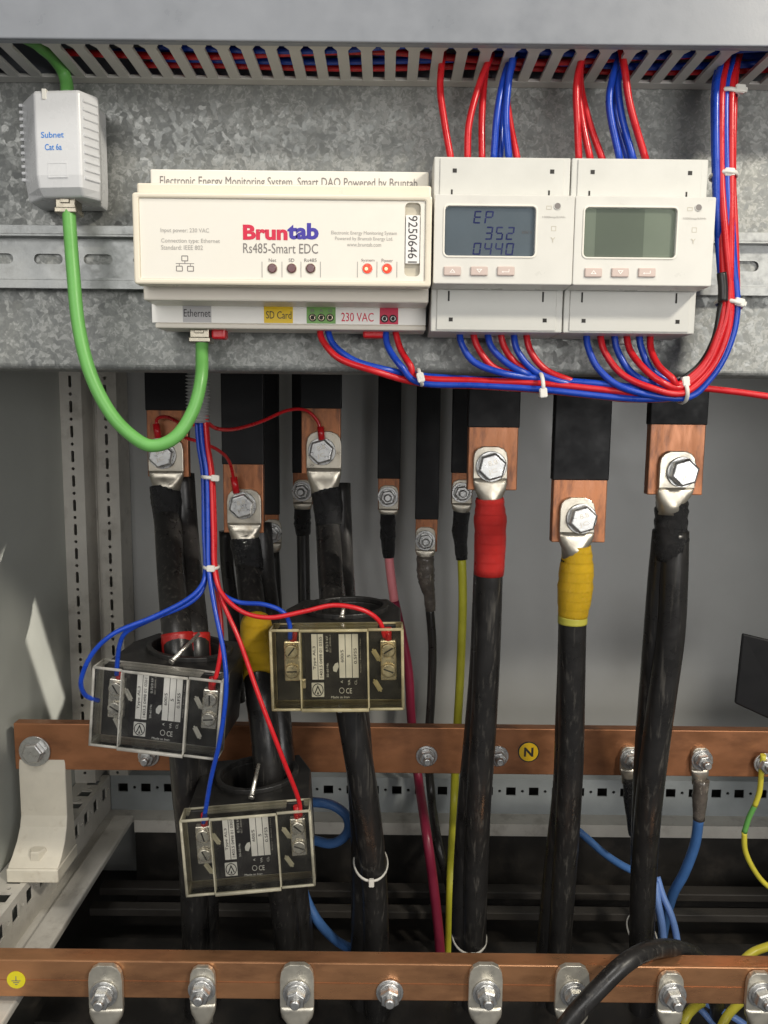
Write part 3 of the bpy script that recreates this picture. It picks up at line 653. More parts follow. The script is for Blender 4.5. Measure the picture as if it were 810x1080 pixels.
for side_, colr, pts in TOPW:
    k = cnt[side_]; cnt[side_] += 1
    scr = 'digit screen' if side_ == 'left' else 'blank screen'
    wire(f"{colr} wire into the top of the meter with {scr}, {ORD[k]} of seven", WM[colr], pts, group='wires above the meters')

# ================================================================== bundle at the right and below the meters
HC = [(443, 398, 429, 0, 1), (505, 401, 428, 0, 1), (570, 405, 426, 0, 1), (640, 412, 424, -.05, 1), (684, 415, 422, .0, 1)]
VC = [(718, 411, 420, .25, .97), (744, 391, 420, .65, .76), (761, 360, 420, .9, .42), (769, 320, 420, 1, .1), (766, 250, 422, 1, 0), (763, 185, 424, 1, 0), (763.5, 100, 426, 1, 0), (768, 70, 430, 1, 0), (774, 44, 436, 1, 0)]
TOP = {0: (10, 2), 1: (-3, 7), 2: (6, 2), 3: (0.5, 2.5), 4: (-9.5, 2), 5: (3, 7), 6: (-8, 7), 7: (8, 7), 8: (0, 11), 9: (5, 11), 10: (3, -3), 11: (-2.5, -3), 12: (-6, 11), 13: (8, -3), 14: (-8, -3), 15: (-5, 2)}
def along(chain, o, d, k=None):
    out = []
    for x, y, Y, nx, ny in chain:          # the wires change places as the bundle climbs to the duct
        a = max(0, min(1, (345 - y)/130)) if x > 740 and k is not None else 0
        oo = o*(1 - a)*0.92 + (TOP[k][0]*a if a else 0); dd = d*(1 - a) + (TOP[k][1]*a if a else 0)
        out.append((x + nx*oo + random.uniform(-.5, .5), y + ny*oo + random.uniform(-.4, .4), Y + dd + 4))
    return out
BW = [  # label start, colour, lead in, first point of the run, sideways and depth offset
    ('monitoring unit, leftmost of four', 'red', [(337, 346, 440), (341, 360, 436), (358, 378, 431), (395, 391, 429)], 0, 6.5, 4),
    ('monitoring unit, second of four', 'blue', [(345, 346, 440), (352, 363, 437), (374, 380, 433), (408, 390, 432)], 0, -1, 7.5),
    ('monitoring unit, third of four', 'blue', [(406.5, 346, 440), (409, 366, 436), (423, 387, 430)], 0, 6.5, 0),
    ('monitoring unit, rightmost of four', 'red', [(416, 346, 440), (422, 368, 436), (433, 386, 431)], 0, 0, 0),
    ('digit-screen meter, leftmost of six', 'blue', [(484, 347, 434), (487, 363, 432), (500, 382, 430), (530, 393, 428)], 2, -6.5, 0),
    ('digit-screen meter, second of six', 'red', [(498, 347, 434), (503, 366, 433), (519, 386, 432), (545, 396, 432)], 2, 0, 4),
    ('digit-screen meter, third of six', 'blue', [(513, 347, 434), (518, 366, 431), (536, 384, 429), (556, 394, 429)], 2, -6.5, 4),
    ('digit-screen meter, fourth of six', 'red', [(527, 347, 434), (532, 366, 434), (545, 384, 434), (566, 396, 434)], 2, 0, 8),
    ('digit-screen meter, fifth of six', 'blue', [(541, 347, 434), (546, 370, 432), (565, 392, 430), (598, 404, 430)], 3, -6.5, 8),
    ('digit-screen meter, rightmost of six', 'red', [(554, 347, 434), (559, 371, 432), (576, 390, 431), (605, 403, 430)], 3, 6.5, 8),
    ('blank-screen meter, leftmost of six', 'blue', [(618, 347, 434), (620, 368, 432), (632, 391, 428), (660, 410, 424)], 5, 10.5, -1),
    ('blank-screen meter, second of six', 'red', [(632, 347, 434), (637, 370, 431), (655, 394, 426), (685, 408, 421)], 5, 4, -4),
    ('blank-screen meter, third of six', 'blue', [(647, 347, 434), (651, 370, 433), (666, 393, 431), (692, 406, 429)], 5, 0, 12),
    ('blank-screen meter, fourth of six', 'red', [(660, 347, 434), (664, 368, 431), (678, 388, 425), (697, 402, 419)], 5, -2.5, -4),
    ('blank-screen meter, fifth of six', 'blue', [(673, 347, 434), (676, 368, 433), (687, 390, 431), (705, 402, 430)], 5, -7, 12),
    ('blank-screen meter, rightmost of six', 'red', [(686, 347, 434), (687, 367, 431), (695, 386, 425), (708, 398, 419)], 5, -6.5, -3.5)]
for k, (lab, colr, lead, start, o, d) in enumerate(BW):
    tail = (along(HC, o, d) + along(VC, o, d, k))[start:]
    wire(f"{colr} wire from below the {lab}, to the bundle", WM[colr], lead + tail, group='wires below the meters')
wire('black wire inside the curve of the bundle at the right', 'wire_black', along(VC[:4], -9, -2), 1.7)
wire('single red wire leaving the bundle to the right edge', 'wire_red', [(640, 409, 434), (690, 411, 433), (735, 409, 431), (775, 413, 428), (830, 421, 424)])
MB().tube([P(761, 288, 416.5), P(762.5, 303, 416), P(762.5, 318, 415.5)], 2.5, 10).build('shrink_sleeve', 'wire_black', label='short black shrink sleeve on the right bundle above the low tie', cat='sleeve')

def tie(px, py, Y, hw, hd, ang, label, head=(1, 0), tail=0, hx=2.6):
    """nylon tie: a band round a bundle whose direction makes ang with the vertical, and its square head"""
    c = P(px, py, Y); a = Vector((math.sin(ang), 0, math.cos(ang))); u = Vector((math.cos(ang), 0, -math.sin(ang)))
    t = thing('cable_tie', c, label, 'cable tie', 'white cable ties')
    m = MB(); m.ring(c, a, hw, 0.75, 24, 6, up=u, ry=hd); m.build('band', 'nylon', t)
    hc = c + u*head[0]*hw*0.75 + Vector((0, -hd*0.72 - 0.6, 0)) + a*head[1]
    m = MB(); m.obox(hc, u, (0, 1, 0), a, hx, 1.6, 2.0, 0.4)
    if tail: m.obox(hc + u*tail*0.5, u, (0, 1, 0), a, abs(tail)*0.5, 0.55, 1.2, 0.2)
    m.build('head', 'nylon', t); return t
R_ = math.radians
tie(764, 101, 433, 6.6, 8.5, R_(6), 'white tie round the right bundle just under the duct', (1, 1.2), 4)
tie(763, 186, 431, 6.4, 8.5, R_(3), 'white tie round the right bundle level with the meter top', (0.0, 0))
tie(769, 321, 427, 6.6, 9.0, R_(14), 'white tie round the right bundle beside the meter bottom', (0.4, 0.6), 4)
tie(718, 412, 427, 6.9, 9.3, R_(80), 'white tie at the bottom bend of the wire bundle', (-0.9, 0.3))
tie(570, 406, 431, 6.6, 7.5, R_(84), 'white tie on the low wire run under the digit-screen meter', (0.9, 0))
tie(443, 398, 433, 4.6, 6, R_(75), 'white tie on the low wire run under the cream unit', (0.1, 0))

# ================================================================== copper bars with their bolts
def hexa(m, c, across, h, rot=0.3, axis=(0, -1, 0)):
    R = across/math.sqrt(3)
    def ringp(k, y): return [Vector((c[0] + R*k*math.cos(rot + math.pi*j/3), c[1] - y, c[2] + R*k*math.sin(rot + math.pi*j/3))) for j in range(6)]
    m.loft([ringp(1, 0), ringp(1, h*0.82), ringp(0.86, h)], True, False)
def bolt(par, c, across, rot=0.3, wash=None, h=6.5, mark=True):
    m = MB(); m.cyl((c[0], c[1], c[2]), (0, -1, 0), wash or across*0.62, 1.6, 28, 0.4); wa = m.build('washer', 'steel', par)
    m = MB(); hexa(m, (c[0], c[1] - 1.6, c[2]), across, h, rot); b = m.build('bolt', 'steel', par, bevel=0.35)
    if mark:
        for s, t in ((1, '8.8'), (-1, 'JC')): text(t, 'tin', b, (c[0], c[1] - 1.6 - h, c[2] + s*across*0.18), across*0.36, across*0.2, ux=(math.cos(.3), 0, math.sin(.3)), uy=(-math.sin(.3), 0, math.cos(.3)), name='grade_mark', lift=0.15)
    return b
def nut(par, c, across, stud=5.0, rot=0.2, tilt=(0, 0)):
    m = MB(); m.cyl(c, (0, -1, 0), across*0.78, 1.4, 24, 0.3); m.cyl((c[0], c[1] - 1.4, c[2]), (0, -1, 0), across*0.62, 1.4, 20, 0.5); m.build('washer', 'steel', par)
    m = MB(); hexa(m, (c[0], c[1] - 2.8, c[2]), across, across*0.5, rot); m.build('nut', 'steel', par, bevel=0.3)
    m = MB(); y = c[1] - 2.8 - across*0.5; r = across*0.29
    rings = []
    for k in range(9): rings.append((y - k*stud/8, r*(1.0 if k % 2 else 0.92)))
    rings.append((y - stud - .6, r*0.7))
    m.loft([[Vector((c[0] + rr*math.cos(2*math.pi*j/14), yy, c[2] + rr*math.sin(2*math.pi*j/14))) for j in range(14)] for yy, rr in rings], True, True); m.build('stud', 'steel', par)
def busbar(label, px0, px1, py_s, py_b, Y, bpx, bpy_, across, kind='bolt', t=8, lean=0, grp='phase bars'):
    """hanging copper bar with black sleeve; px range near its lower end"""
    xa, xb = X(px0, py_b, Y), X(px1, py_b, Y); zb_, zs = Z((px0+px1)/2, py_b, Y), Z((px0+px1)/2, py_s, Y); zt_ = 150
    th = thing('busbar', ((xa+xb)/2, Y + t/2, zb_), label, 'busbar', grp)
    MB().box(xa, xb, Y, Y + t, zb_, zs + 2, 0.7).build('copper', 'copper_bar', th)
    MB().box(xa - 0.7, xb + 0.7, Y - 0.7, Y + t + 0.7, zs, zt_, 0.8).build('sleeve', 'sleeve', th)
    c = P(bpx, bpy_, Y - 4.2); 
    (bolt if kind == 'bolt' else nut)(th, c, across)
    return th
YR, YLB, YT = 545.0, 660.0, 768.0
busbar('copper busbar with black sleeve, bolted to the red taped cable', 493, 545, 451, 517, YR, 518, 492, 17.5)
busbar('copper busbar with longest black sleeve of the right three, over yellow taped cable', 581.5, 638, 506.5, 572, YR, 613, 547, 17.5)
busbar('rightmost copper busbar, over the cable with crinkled black tape', 682.5, 740.5, 448, 522, YR, 719, 498, 17.5)
busbar('leftmost copper busbar behind the green cable loop', 156, 199, 433, 503, YLB, 171.5, 480, 19)
busbar('low copper busbar with red sense wire beside the grey conduit', 236, 278, 490, 562, YLB, 256, 533, 19)
busbar('copper busbar with red sense wire above the yellowed transformer', 318, 359, 431, 500, YLB, 339.5, 476, 19)
G2 = 'thin rear bars'
busbar('thin rear bar half hidden behind the low left busbar', 279, 294, 543, 566, YT, 287, 562, 13, 'nut', 5, grp=G2)
busbar('thin rear bar just left of the third left busbar', 309, 331, 499, 532, YT, 318.5, 518, 13, 'nut', 5, grp=G2)
busbar('thin rear bar over the pink cable', 398.5, 421, 505, 538, YT, 409, 524, 13, 'nut', 5, grp=G2)
busbar('thin rear bar with longest black sleeve', 438, 461, 548, 582, YT, 448.5, 570, 13, 'nut', 5, grp=G2)
busbar('thin rear bar over the yellow cable', 476, 498, 499, 532, YT, 487, 519.5, 13, 'nut', 5, grp=G2)

def ringxy(cx, cy, z, hw, hd, e=2.6, n=20):
    out = []
    for j in range(n):
        t = 2*math.pi*j/n; c, s = math.cos(t), math.sin(t)
        out.append(Vector((cx + hw*math.copysign(abs(c)**(2/e), c), cy + hd*math.copysign(abs(s)**(2/e), s), z)))
    return out
def lug(par, px, py0, py1, py2, hwp, Y, rb, mat='tin', dx2=0):
    """flat tongue from py0 to py1, then a barrel down to py2"""
    c = P(px, py0, Y); z0, z1, z2 = c.z, Z(px, py1, Y), Z(px, py2, Y); hw = X(px + hwp, py0, Y) - c.x; rs = []
    out = [(-.42, 0), (-.75, .07), (-.93, .18), (-1, .36), (-1, 1), (1, 1), (1, .36), (.93, .18), (.75, .07), (.42, 0)]
    m = MB(); m.mesh(plate([(a*hw, z0 + (z1 - z0)*k - c.z) for a, k in out], [], 4.0, .5), facing(Y + 2.0, c.x, c.z))
    cx2 = X(px, py2, Y) + dx2; h = z2 - z1
    for k, f, yc, hd, e in ((0.0, 0.995, 2.0, 1.9, 7), (.25, 1.0, 2.6, 2.9, 5), (.6, .93, 4.2, 5.0, 3.4), (1.0, 0, 6.5, rb, 2.2), (1.6, 0, 7, rb*.92, 2)):
        rs.append(ringxy(c.x + (cx2 - c.x)*min(k, 1), Y + yc, z1 + h*k, hw*f if f else (rb if k == 1 else rb*.92), hd, e))
    m.loft(rs, True, True); return m.build('lug', mat, par)
def cable(label, base, cores, mat='cable_black', grp=None, name='power_cable', n=16):
    th = thing(name, P(*base), label, 'cable', grp)
    for pts, r in cores:
        m = MB(); m.tube([P(*p) for p in pts], r, n); m.build('core', mat, th)
    return th
def wrap(par, pts, r, mat, name='tape', wob=0.06, sub=5):
    P3 = [P(*p) for p in pts]; q, rr = [], []
    for i in range(len(P3) - 1):
        for k in range(sub): q.append(P3[i].lerp(P3[i+1], k/sub)); rr.append((r if not isinstance(r, list) else r[i] + (r[i+1]-r[i])*k/sub)*(1 + random.uniform(-wob, wob)))
    q.append(P3[-1]); rr.append(r if not isinstance(r, list) else r[-1])
    m = MB(); m.tube(q, rr, 18, curve=False); return m.build(name, mat, par)

YC = YR + 2
# right hand power cables (pairs, the second core behind)
th = cable('black power cable pair with red tape under its lug', (500, 1085, 612),
           [([(517, 540, YC+2), (515.5, 610, YC+4), (513, 700, YC + 12), (509, 780, YC + 24), (504.5, 850, YC + 36), (501.5, 930, YC + 50), (500, 1000, YC + 58), (499, 1088, YC + 62)], 10.2),
            ([(515, 570, YC + 12), (512, 640, YC + 16), (509, 700, YC + 26), (502, 780, YC + 38), (495, 850, YC + 50), (490, 930, YC + 60), (488, 1000, YC + 66), (487, 1088, YC + 72)], 10.0)], grp='right power cables')
lug(th, 518, 471, 505, 526, 18, YR - 4.2, 8.5); wrap(th, [(516.5, 525, YC+1), (517, 545, YC + 2), (517, 570, YC + 3), (515.5, 606, YC + 4)], [9.8, 11.6, 11.4, 10.8], 'tape_red', wob=0.035)
th = cable('black power cable pair with yellow tape under its lug', (590, 1085, 612),
           [([(606, 590, YC + 2), (604, 660, YC + 4), (603, 730, YC + 12), (602, 800, YC + 24), (598, 880, YC + 38), (594.5, 930, YC + 48), (590, 1000, YC + 56), (587, 1088, YC + 60)], 9.9),
            ([(604, 600, YC + 12), (602, 690, YC + 18), (599, 760, YC + 30), (596, 830, YC + 42), (588, 900, YC + 54), (578, 1000, YC + 66), (572, 1088, YC + 70)], 9.9)], grp='right power cables')
lug(th, 610, 525, 562, 580, 18.5, YR - 4.2, 9, dx2=-1.5); wrap(th, [(609, 575, YC+1), (608, 600, YC + 2), (606, 630, YC + 3), (604, 650, YC + 4)], [9.6, 12.3, 12.6, 10.6], 'tape_yellow', wob=0.035)
wrap(th, [(604, 649, YC + 4), (603.8, 657, YC + 4)], 10.7, 'tape_lime', wob=0.01)
th = cable('rightmost black power cable pair, wound with crinkled black tape', (680, 1000, 600),
           [([(711, 560, YC + 4), (710, 610, YC + 4), (707, 670, YC + 6), (699, 730, YC + 10), (691, 790, YC + 18), (684, 850, YC + 28), (679, 920, YC + 42), (677, 985, YC + 52), (676, 1088, YC + 60)], 10.3),
            ([(703, 560, YC + 8), (698, 610, YC + 12), (693, 670, YC + 16), (688, 730, YC + 26), (683, 790, YC + 36), (680, 850, YC + 46), (678, 920, YC + 58), (678, 1088, YC + 72)], 10.0)], grp='right power cables')
lug(th, 716, 476, 515, 533, 19, YR - 4.2, 9, dx2=-4); wrap(th, [(709, 528, YC + 3), (708, 540, YC + 4), (707.5, 555, YC + 5), (708, 572, YC + 5), (707, 590, YC + 6)], [10.6, 12, 11.2, 12.2, 10.9], 'tape_black', wob=0.06)
def loop(px, py, Y, hw, hd, label, ang=0.0):
    c = P(px, py, Y); a = Vector((math.sin(ang), -0.18, 1)).normalized(); t = thing('cable_tie', c, label, 'cable tie', 'white cable ties')
    m = MB(); m.ring(c, a, hw, 0.8, 28, 6, up=Vector((1, 0, -math.sin(ang))).normalized(), ry=hd); m.build('band', 'nylon', t)
    m = MB(); m.obox(c + Vector((1, -hd - 1.2, -4)), (1, 0, 0), (0, 1, 0), (0, 0, 1), 2.0, 1.6, 3, 0.4); m.build('head', 'nylon', t)
loop(677, 984, YC + 60, 11.2, 20.5, 'white tie low on the rightmost power cable')
loop(495, 988, YC + 62, 14.4, 18, 'white tie low on the red taped power cable')

# left hand power cables running down through the transformers
YQ = 548
th = cable('leftmost black power cable pair, through the left transformer', (207, 1085, 600),
           [([(174, 512, YLB + 4), (176, 540, YLB), (181, 610, 610), (187, 670, 556), (192, 740, YQ), (196, 820, YQ + 6), (203, 900, 572), (207, 1000, 592), (209, 1088, 600)], 11.2),
            ([(192, 500, YLB + 14), (196, 560, YLB + 4), (201, 620, 620), (205, 670, 566), (208, 740, YQ + 8), (212, 820, 566), (215, 900, 585), (218, 1000, 605), (220, 1088, 612)], 10.8)], grp='left power cables')
lug(th, 174, 461, 497, 511, 18.5, YLB - 4.2, 12.5); wrap(th, [(174, 512, YLB + 3), (176, 530, YLB + 1), (177, 552, YLB - 3)], [13.2, 13.4, 11.5], 'tape_black', wob=0.03)
wrap(th, [(187, 668, 556.5), (188.3, 686, 552.5), (190, 712, 549.5)], 12.1, 'tape_red_shaded', wob=.015); wrap(th, [(205, 668, 566.5), (205.7, 688, 562), (206.6, 710, 559)], 11.6, 'tape_red_shaded', wob=.015)
th = cable('black power cable pair with a yellow band, through the lowest transformer', (310, 1085, 600),
           [([(258, 566, YLB + 4), (262, 600, YLB - 8), (267, 650, 615), (272, 710, 565), (279, 770, 552), (285, 830, YQ), (292, 900, 560), (300, 960, 580), (304, 1000, 588), (308, 1088, 600)], 11.0),
            ([(274, 552, YLB + 14), (278, 610, YLB + 2), (284, 660, 630), (289, 720, 590), (295, 780, 572), (299, 830, 566), (306, 900, 575), (314, 960, 592), (319, 1000, 602), (324, 1088, 612)], 10.6)], grp='left power cables')
lug(th, 257, 516, 552, 566, 18, YLB - 4.2, 12.3); wrap(th, [(258, 567, YLB + 3), (261, 582, YLB), (264, 603, YLB - 9)], [13.0, 13.2, 11.4], 'tape_black', wob=0.03)
wrap(th, [(270, 655, 606), (271.5, 685, 582), (273.5, 716, 562)], [12.2, 13.0, 11.9], 'tape_yellow', wob=0.05); wrap(th, [(275.5, 736, 559), (276, 742, 558)], [11.7, 11.7], 'nylon', wob=0)
th = cable('black power cable pair through the yellowed right transformer', (395, 1085, 600),
           [([(343, 516, YLB + 4), (346, 560, YLB - 4), (349, 610, 620), (354, 660, 560), (362, 710, YQ), (372, 765, YQ), (383, 830, 552), (391, 890, 566), (395, 940, 576), (397, 1000, 588), (398, 1088, 600)], 10.6),
            ([(357, 510, YLB + 16), (359, 570, YLB + 6), (361, 620, 632), (364, 670, 580), (370, 710, 566), (376, 765, 566), (381, 830, 572), (384, 890, 584), (384, 940, 592), (383, 1000, 604), (382, 1088, 612)], 10.6)], grp='left power cables')
lug(th, 341.5, 455, 494, 514, 18.5, YLB - 4.2, 12.3); wrap(th, [(343.5, 516, YLB + 3), (346, 533, YLB + 1), (347, 554, YLB - 3)], [13.0, 13.2, 11.5], 'tape_black', wob=0.03)
loop(391, 909, 577, 13.6, 20.5, 'white tie on the power cable below the yellowed transformer', 0.12)

# thin cables from the rear bars
YN = YT - 3.4
th = cable('thin black cable under the rear bar beside the third left busbar', (322, 700, 700), [([(319, 540, YT), (320, 590, YT), (321, 640, YT - 2), (323, 720, YT - 4)], 6.4)]); lug(th, 319, 506, 530, 540, 10, YN, 6); wrap(th, [(319, 537, YT), (319, 552, YT), (320, 564, YT)], [8.2, 8.6, 7.2], 'tape_black')
th = cable('thin black cable behind the low left busbar', (292, 700, 700), [([(288, 582, YT), (291, 640, YT), (294, 720, YT - 2)], 6.4)]); lug(th, 287, 548, 572, 584, 9.5, YN, 6)
th = cable('dark cable at the left of the low left busbar', (248, 700, 700), [([(238, 560, 750), (240, 600, 750), (246, 650, 750), (252, 740, 750)], 6.6)])
th = thing('thin_cable', P(468, 1085, 640), 'pink cable turning crimson lower down, between the transformer and red taped cable', 'cable')
lug(th, 410, 512, 537, 545, 10.5, YN, 6); wrap(th, [(409, 542, YT), (409, 566, YT), (410, 588, YT)], [7.6, 8.0, 5.6], 'tape_black')
m = MB(); m.tube([P(*p) for p in [(410, 585, YT), (412, 605, YT), (416, 635, YT)]], 4.6, 12); m.build('core', 'cable_pink', th)
m = MB(); m.tube([P(*p) for p in [(416, 634, YT), (424, 670, YT - 2), (431, 710, YT - 4), (434, 760, YT - 6), (441, 820, YT - 8), (450, 880, 690), (458, 940, 680), (464, 1000, 670), (468, 1088, 660)]], 4.7, 12); m.build('core', 'cable_crimson', th)
th = thing('thin_cable', P(480, 985, 690), 'thin black cable with glossy shrink under the longest sleeved rear bar', 'cable')
lug(th, 449, 556, 580, 589, 10.5, YN, 7); wrap(th, [(448.5, 586, YT), (449, 605, YT), (450, 615, YT), (453, 628, YT), (454, 644, YT)], [8.6, 9.2, 8.0, 6.0, 5.4], 'shrink_clear', 'shrink_sleeve', 0.07)
m = MB(); m.tube([P(*p) for p in [(453, 640, YT), (456, 680, YT), (455, 730, YT), (452, 790, YT - 2), (455, 840, YT - 4), (462, 890, 704), (474, 935, 700), (482, 990, 692)]], 4.5, 12); m.build('core', 'cable_black', th)
th = thing('thin_cable', P(474, 1085, 660), 'yellow cable behind the red taped power cable', 'cable')
lug(th, 487.5, 506, 531, 542, 10.5, YN, 6); wrap(th, [(487, 540, YT), (485, 560, YT), (486, 575, YT), (487, 590, YT)], [8.4, 8.0, 6.6, 6.0], 'tape_black')
m = MB(); m.tube([P(*p) for p in [(487, 587, YT), (488, 640, YT), (485, 720, YT - 2), (481, 790, YT - 4), (479, 850, YT - 6), (476, 920, 690), (474, 1000, 676), (470, 1088, 664)]], 4.4, 12); m.build('core', 'cable_yellow', th)
# ================================================================== current transformers
def transformer(label, pos, roll, yaw, aged, pin, serial, warm=False):
    t = thing('current_transformer', (0, 0, 0), label, 'current transformer', 'current transformers')
    cl, ce, br = ('clear_aged', 'clear_aged_edge', 'brass') if aged else ('clear', 'clear_edge', 'brass_tin')
    if warm: cl, ce = 'clear_warm', 'clear_warm_edge'
    W, H = 40.5, 25.5
    # body: octagonal block with the cable window, standing behind the cover
    o = [(-38, 13), (38, 13), (39, 20), (39, 62), (30, 90), (-30, 90), (-39, 62), (-39, 20)]
    m = MB(); m.mesh(plate(o, [circ(2, 58, 25, 28)], 2*H - 5, 1.0), lambda c: Vector((c[0], c[1], c[2]))); m.build('body', 'ct_black', t)
    m = MB(); m.mesh(plate(circ(2, 58, 29, 28), [circ(2, 58, 25.2, 28)], 3.5, .6), lambda c: Vector((c[0], c[1], H - 1 + c[2]))); m.build('window_collar', 'ct_black', t)
    m = MB(); m.box(-39, 39, 10.5, 13, -H + 1.5, H - 1.5, 0.6); m.build('front_plate', 'ct_black', t)
    # nameplate
    m = MB(); m.box(-23.5, 21.5, 8.6, 10.4, -H + 3.0, H - 3.0, 0.4); lp = m.build('nameplate', 'ct_label', t)
    Yp = 8.5
    def fld(x0, x1, z0, z1):
        MB().box(x0, x1, Yp - .1, Yp + .3, z0, z1).build('field', 'ct_field', lp)
    def vt(b, x, z, wd, ht, mt='ink', bold=0): text(b, mt, lp, (x, Yp - .12, z), wd, ht, ux=(0, 0, 1), uy=(-1, 0, 0), lift=.1, bold=bold)
    def ht_(b, x, z, wd, ht, mt='ink_white'): text(b, mt, lp, (x, Yp - .12, z), wd, ht, lift=.1)
    fld(-18.3, -14.2, -10, 19.2); fld(-13.7, -9.6, -10, 19.2)
    vt('Type AL3', -16.2, 4, 15, 2.6, bold=.1); vt(serial, -11.6, 4.5, 26, 2.2, bold=.1)
    vt('0.72/3 kV', -6.8, 13, 10, 1.7, 'ink_white'); vt('50-60 Hz', -6.8, -4, 9, 1.5, 'ink_white'); vt('IEC 60044-1', -4.4, 13, 11, 1.3, 'ink_pale')
    for k, b in enumerate(('600/5', '5', '0.5FS5')):
        x = 4.2 + 4.9*k; fld(x - 2.2, x + 2.2, -9, 19); vt(b, x, 5, (8, 1.8, 10)[k], 2.3, bold=.1)
    vt('Amper / Burden / Class', 17.9, 5, 22, 1.2, 'ink_pale')
    # maker's mark: ring with a chevron in a white square
    MB().mesh(plate(rrect(-19.0, -9.8, -21.2, -12, .4), [], .4), facing(Yp)).build('mark_square', 'ink_white', lp)
    m = MB(); m.mesh(plate(circ(-14.4, -16.6, 4.2, 24), [circ(-14.4, -16.6, 3.6, 24)], .2), facing(Yp - .25))
    m.mesh(plate([(-17.1, -18.9), (-16.2, -18.9), (-14.4, -15.2), (-12.6, -18.9), (-11.7, -18.9), (-14.4, -13.3)], [], .2), facing(Yp - .25))
    m.mesh(plate([(-15.3, -19.6), (-13.5, -19.6), (-14.4, -17.2)], [], .2), facing(Yp - .25)); m.build('maker_mark', 'ink', lp)
    m = MB(); m.mesh(plate(circ(3.4, -17.2, 1.9, 18), [circ(3.4, -17.2, 1.6, 18)], .15), facing(Yp - .1)); m.build('approval_ring', 'ink_white', lp)
    vt('A', 3.6, -11.5, 1.8, 1.7, 'ink_white'); vt('VA', 9.0, -12, 3.6, 1.8, 'ink_white'); vt('CL', 14, -11.8, 3.2, 1.8, 'ink_white'); ht_('CE', 8.8, -17.4, 4.4, 3.4)
    ht_('Made in Iran', 2.2, -21.4, 13.5, 1.5)
    m = MB(); m.mesh(plate([(-2.6, -4.5), (-.2, -5.2), (1.6, -1.8), (1.2, 1), (-1.0, .4), (-2.8, -2)], [], .6, .2), facing(Yp - .3)); m.build('seal_drop', 'ink_white', lp)
    lp.scale = (0.84, 1, 1); lp.location.x = -0.0012
    # the two terminals
    for sx in (-1, 1):
        x = -28.6 if sx < 0 else 31.2
        m = MB(); m.box(x - 4.9, x + 4.9, 5.5, 10.4, -10, 15.5, 0.8); tm = m.build('terminal', br, t)
        for z in (9.5, -3.2):
            m = MB(); m.cyl((x, 5.5, z), (0, -1, 0), 4.5, 2.4, 20, 0.8); sc = m.build('terminal_screw', br, tm)
            a = random.uniform(0, 3); m = MB(); m.obox((x, 3.05, z), (math.cos(a), 0, math.sin(a)), (0, 1, 0), (-math.sin(a), 0, math.cos(a)), 3.2, .1, .45); m.build('slot', 'dark_hole', sc)
        m = MB(); m.tube([(x + (1.5 if sx < 0 else 0), 8, 23), (x + (.8 if sx < 0 else 0), 7.6, 15)], 2.3, 10, curve=False); m.build('ferrule', 'wire_red', t)
        if not aged or sx > 0:
            for z, xx in ((6, x - sx*7.5), (-13.5, x - sx*7.0 if sx > 0 else x + 1.5)):
                m = MB(); m.obox((xx, 6.5, z), (.86, 0, .5), (0, 1, 0), (-.5, 0, .86), 1.5, 1.2, 4.6, 1.0); m.build('cover_lug', ce, t)
        else:
            m = MB(); m.box(x + 5, x + 8, 6, 9, -15, -9, .5); m.build('clip', 'brass', t)
    # clear cover: raised middle, lower sides, walls, and moulded edges with the glint put into their pale colour
    m = MB(); th = 1.0
    D = -6.0; E = D + 1.6
    m.box(-21.5, 18.5, D, D + th, -H + th, H - th); m.box(-W + th, -22.5, E, E + th, -H + th, H - th); m.box(19.5, W - th, E, E + th, -H + th, H - th)
    m.box(-W, -W + th, E, 12, -H + th, H - th); m.box(W - th, W, E, 12, -H + th, H - th)
    m.box(-W, W, E - .4, 12, -H, -H + th); m.box(-27, 25, E - .4, 12, H - th, H); m.box(-W, -36, E - .4, 12, H - th, H); m.box(36, W, E - .4, 12, H - th, H)
    co = m.build('cover', cl, t)
    m = MB(); r = .9
    for z in (-H + .6, H - .6):
        m.tube([(-W + .8, E + .3, z), (-22.5, E + .3, z)], r, 8, curve=False); m.tube([(19.5, E + .3, z), (W - .8, E + .3, z)], r, 8, curve=False); m.tube([(-22, D + .6, z), (19, D + .6, z)], r*(1.4 if z < 0 else 1), 8, curve=False)
        m.tube([(-W + .8, 12, z), (W - .8, 12, z)], .7, 8, curve=False)
    for x in (-W + .6, W - .6):
        m.tube([(x, E + .4, -H + .6), (x, E + .4, H - .6)], r, 8, curve=False); m.tube([(x, 12, -H + .6), (x, 12, H - .6)], .7, 8, curve=False)
        for z in (-H + .6, H - .6): m.tube([(x, E + .4, z), (x, 12, z)], .7, 8, curve=False)
    for x in (-22, 19): m.box(x - .5, x + .5, D + .5, D + 5.0, -H + 1.6, H - 1.6, .3)
    m.build('cover_edge', ce, co)
    # sealing pin through the top and the screw under the cover
    m = MB(); pa, pb = pin
    m.tube([pa, pb], [1.5, 1.1], 8, curve=False); m.cyl(pa, Vector(pa) - Vector(pb), 1.9, 1.2, 12); m.build('sealing_pin', 'brass_tin', t)
    m = MB(); m.cyl((0.5, 4, -H - 2.0), (0, -1, 0), 2.2, 2.2, 14, .5); m.box(-0.6, 1.6, 4, 8, -H - 2.6, -H); m.build('cover_screw', 'steel', t)
    t.location = Vector(pos)*S; t.rotation_euler = (0, roll, yaw); t.scale = (1.075, 1.0, 1.075)
    return t
transformer('left current transformer with clear cover, tilted, looped by blue wires', P(166, 750, 493), R_(5.0), R_(-3), False, ((2, 18, 27), (12, 42, 40)), '1403.5 0498 01 0261')
transformer('yellowed current transformer with level cover, under the third left busbar', P(356, 704.5, 491), R_(-1.5), R_(-1), True, ((2, 20, 27.5), (3, 24, 33)), '1403.5 0498 01 0355')
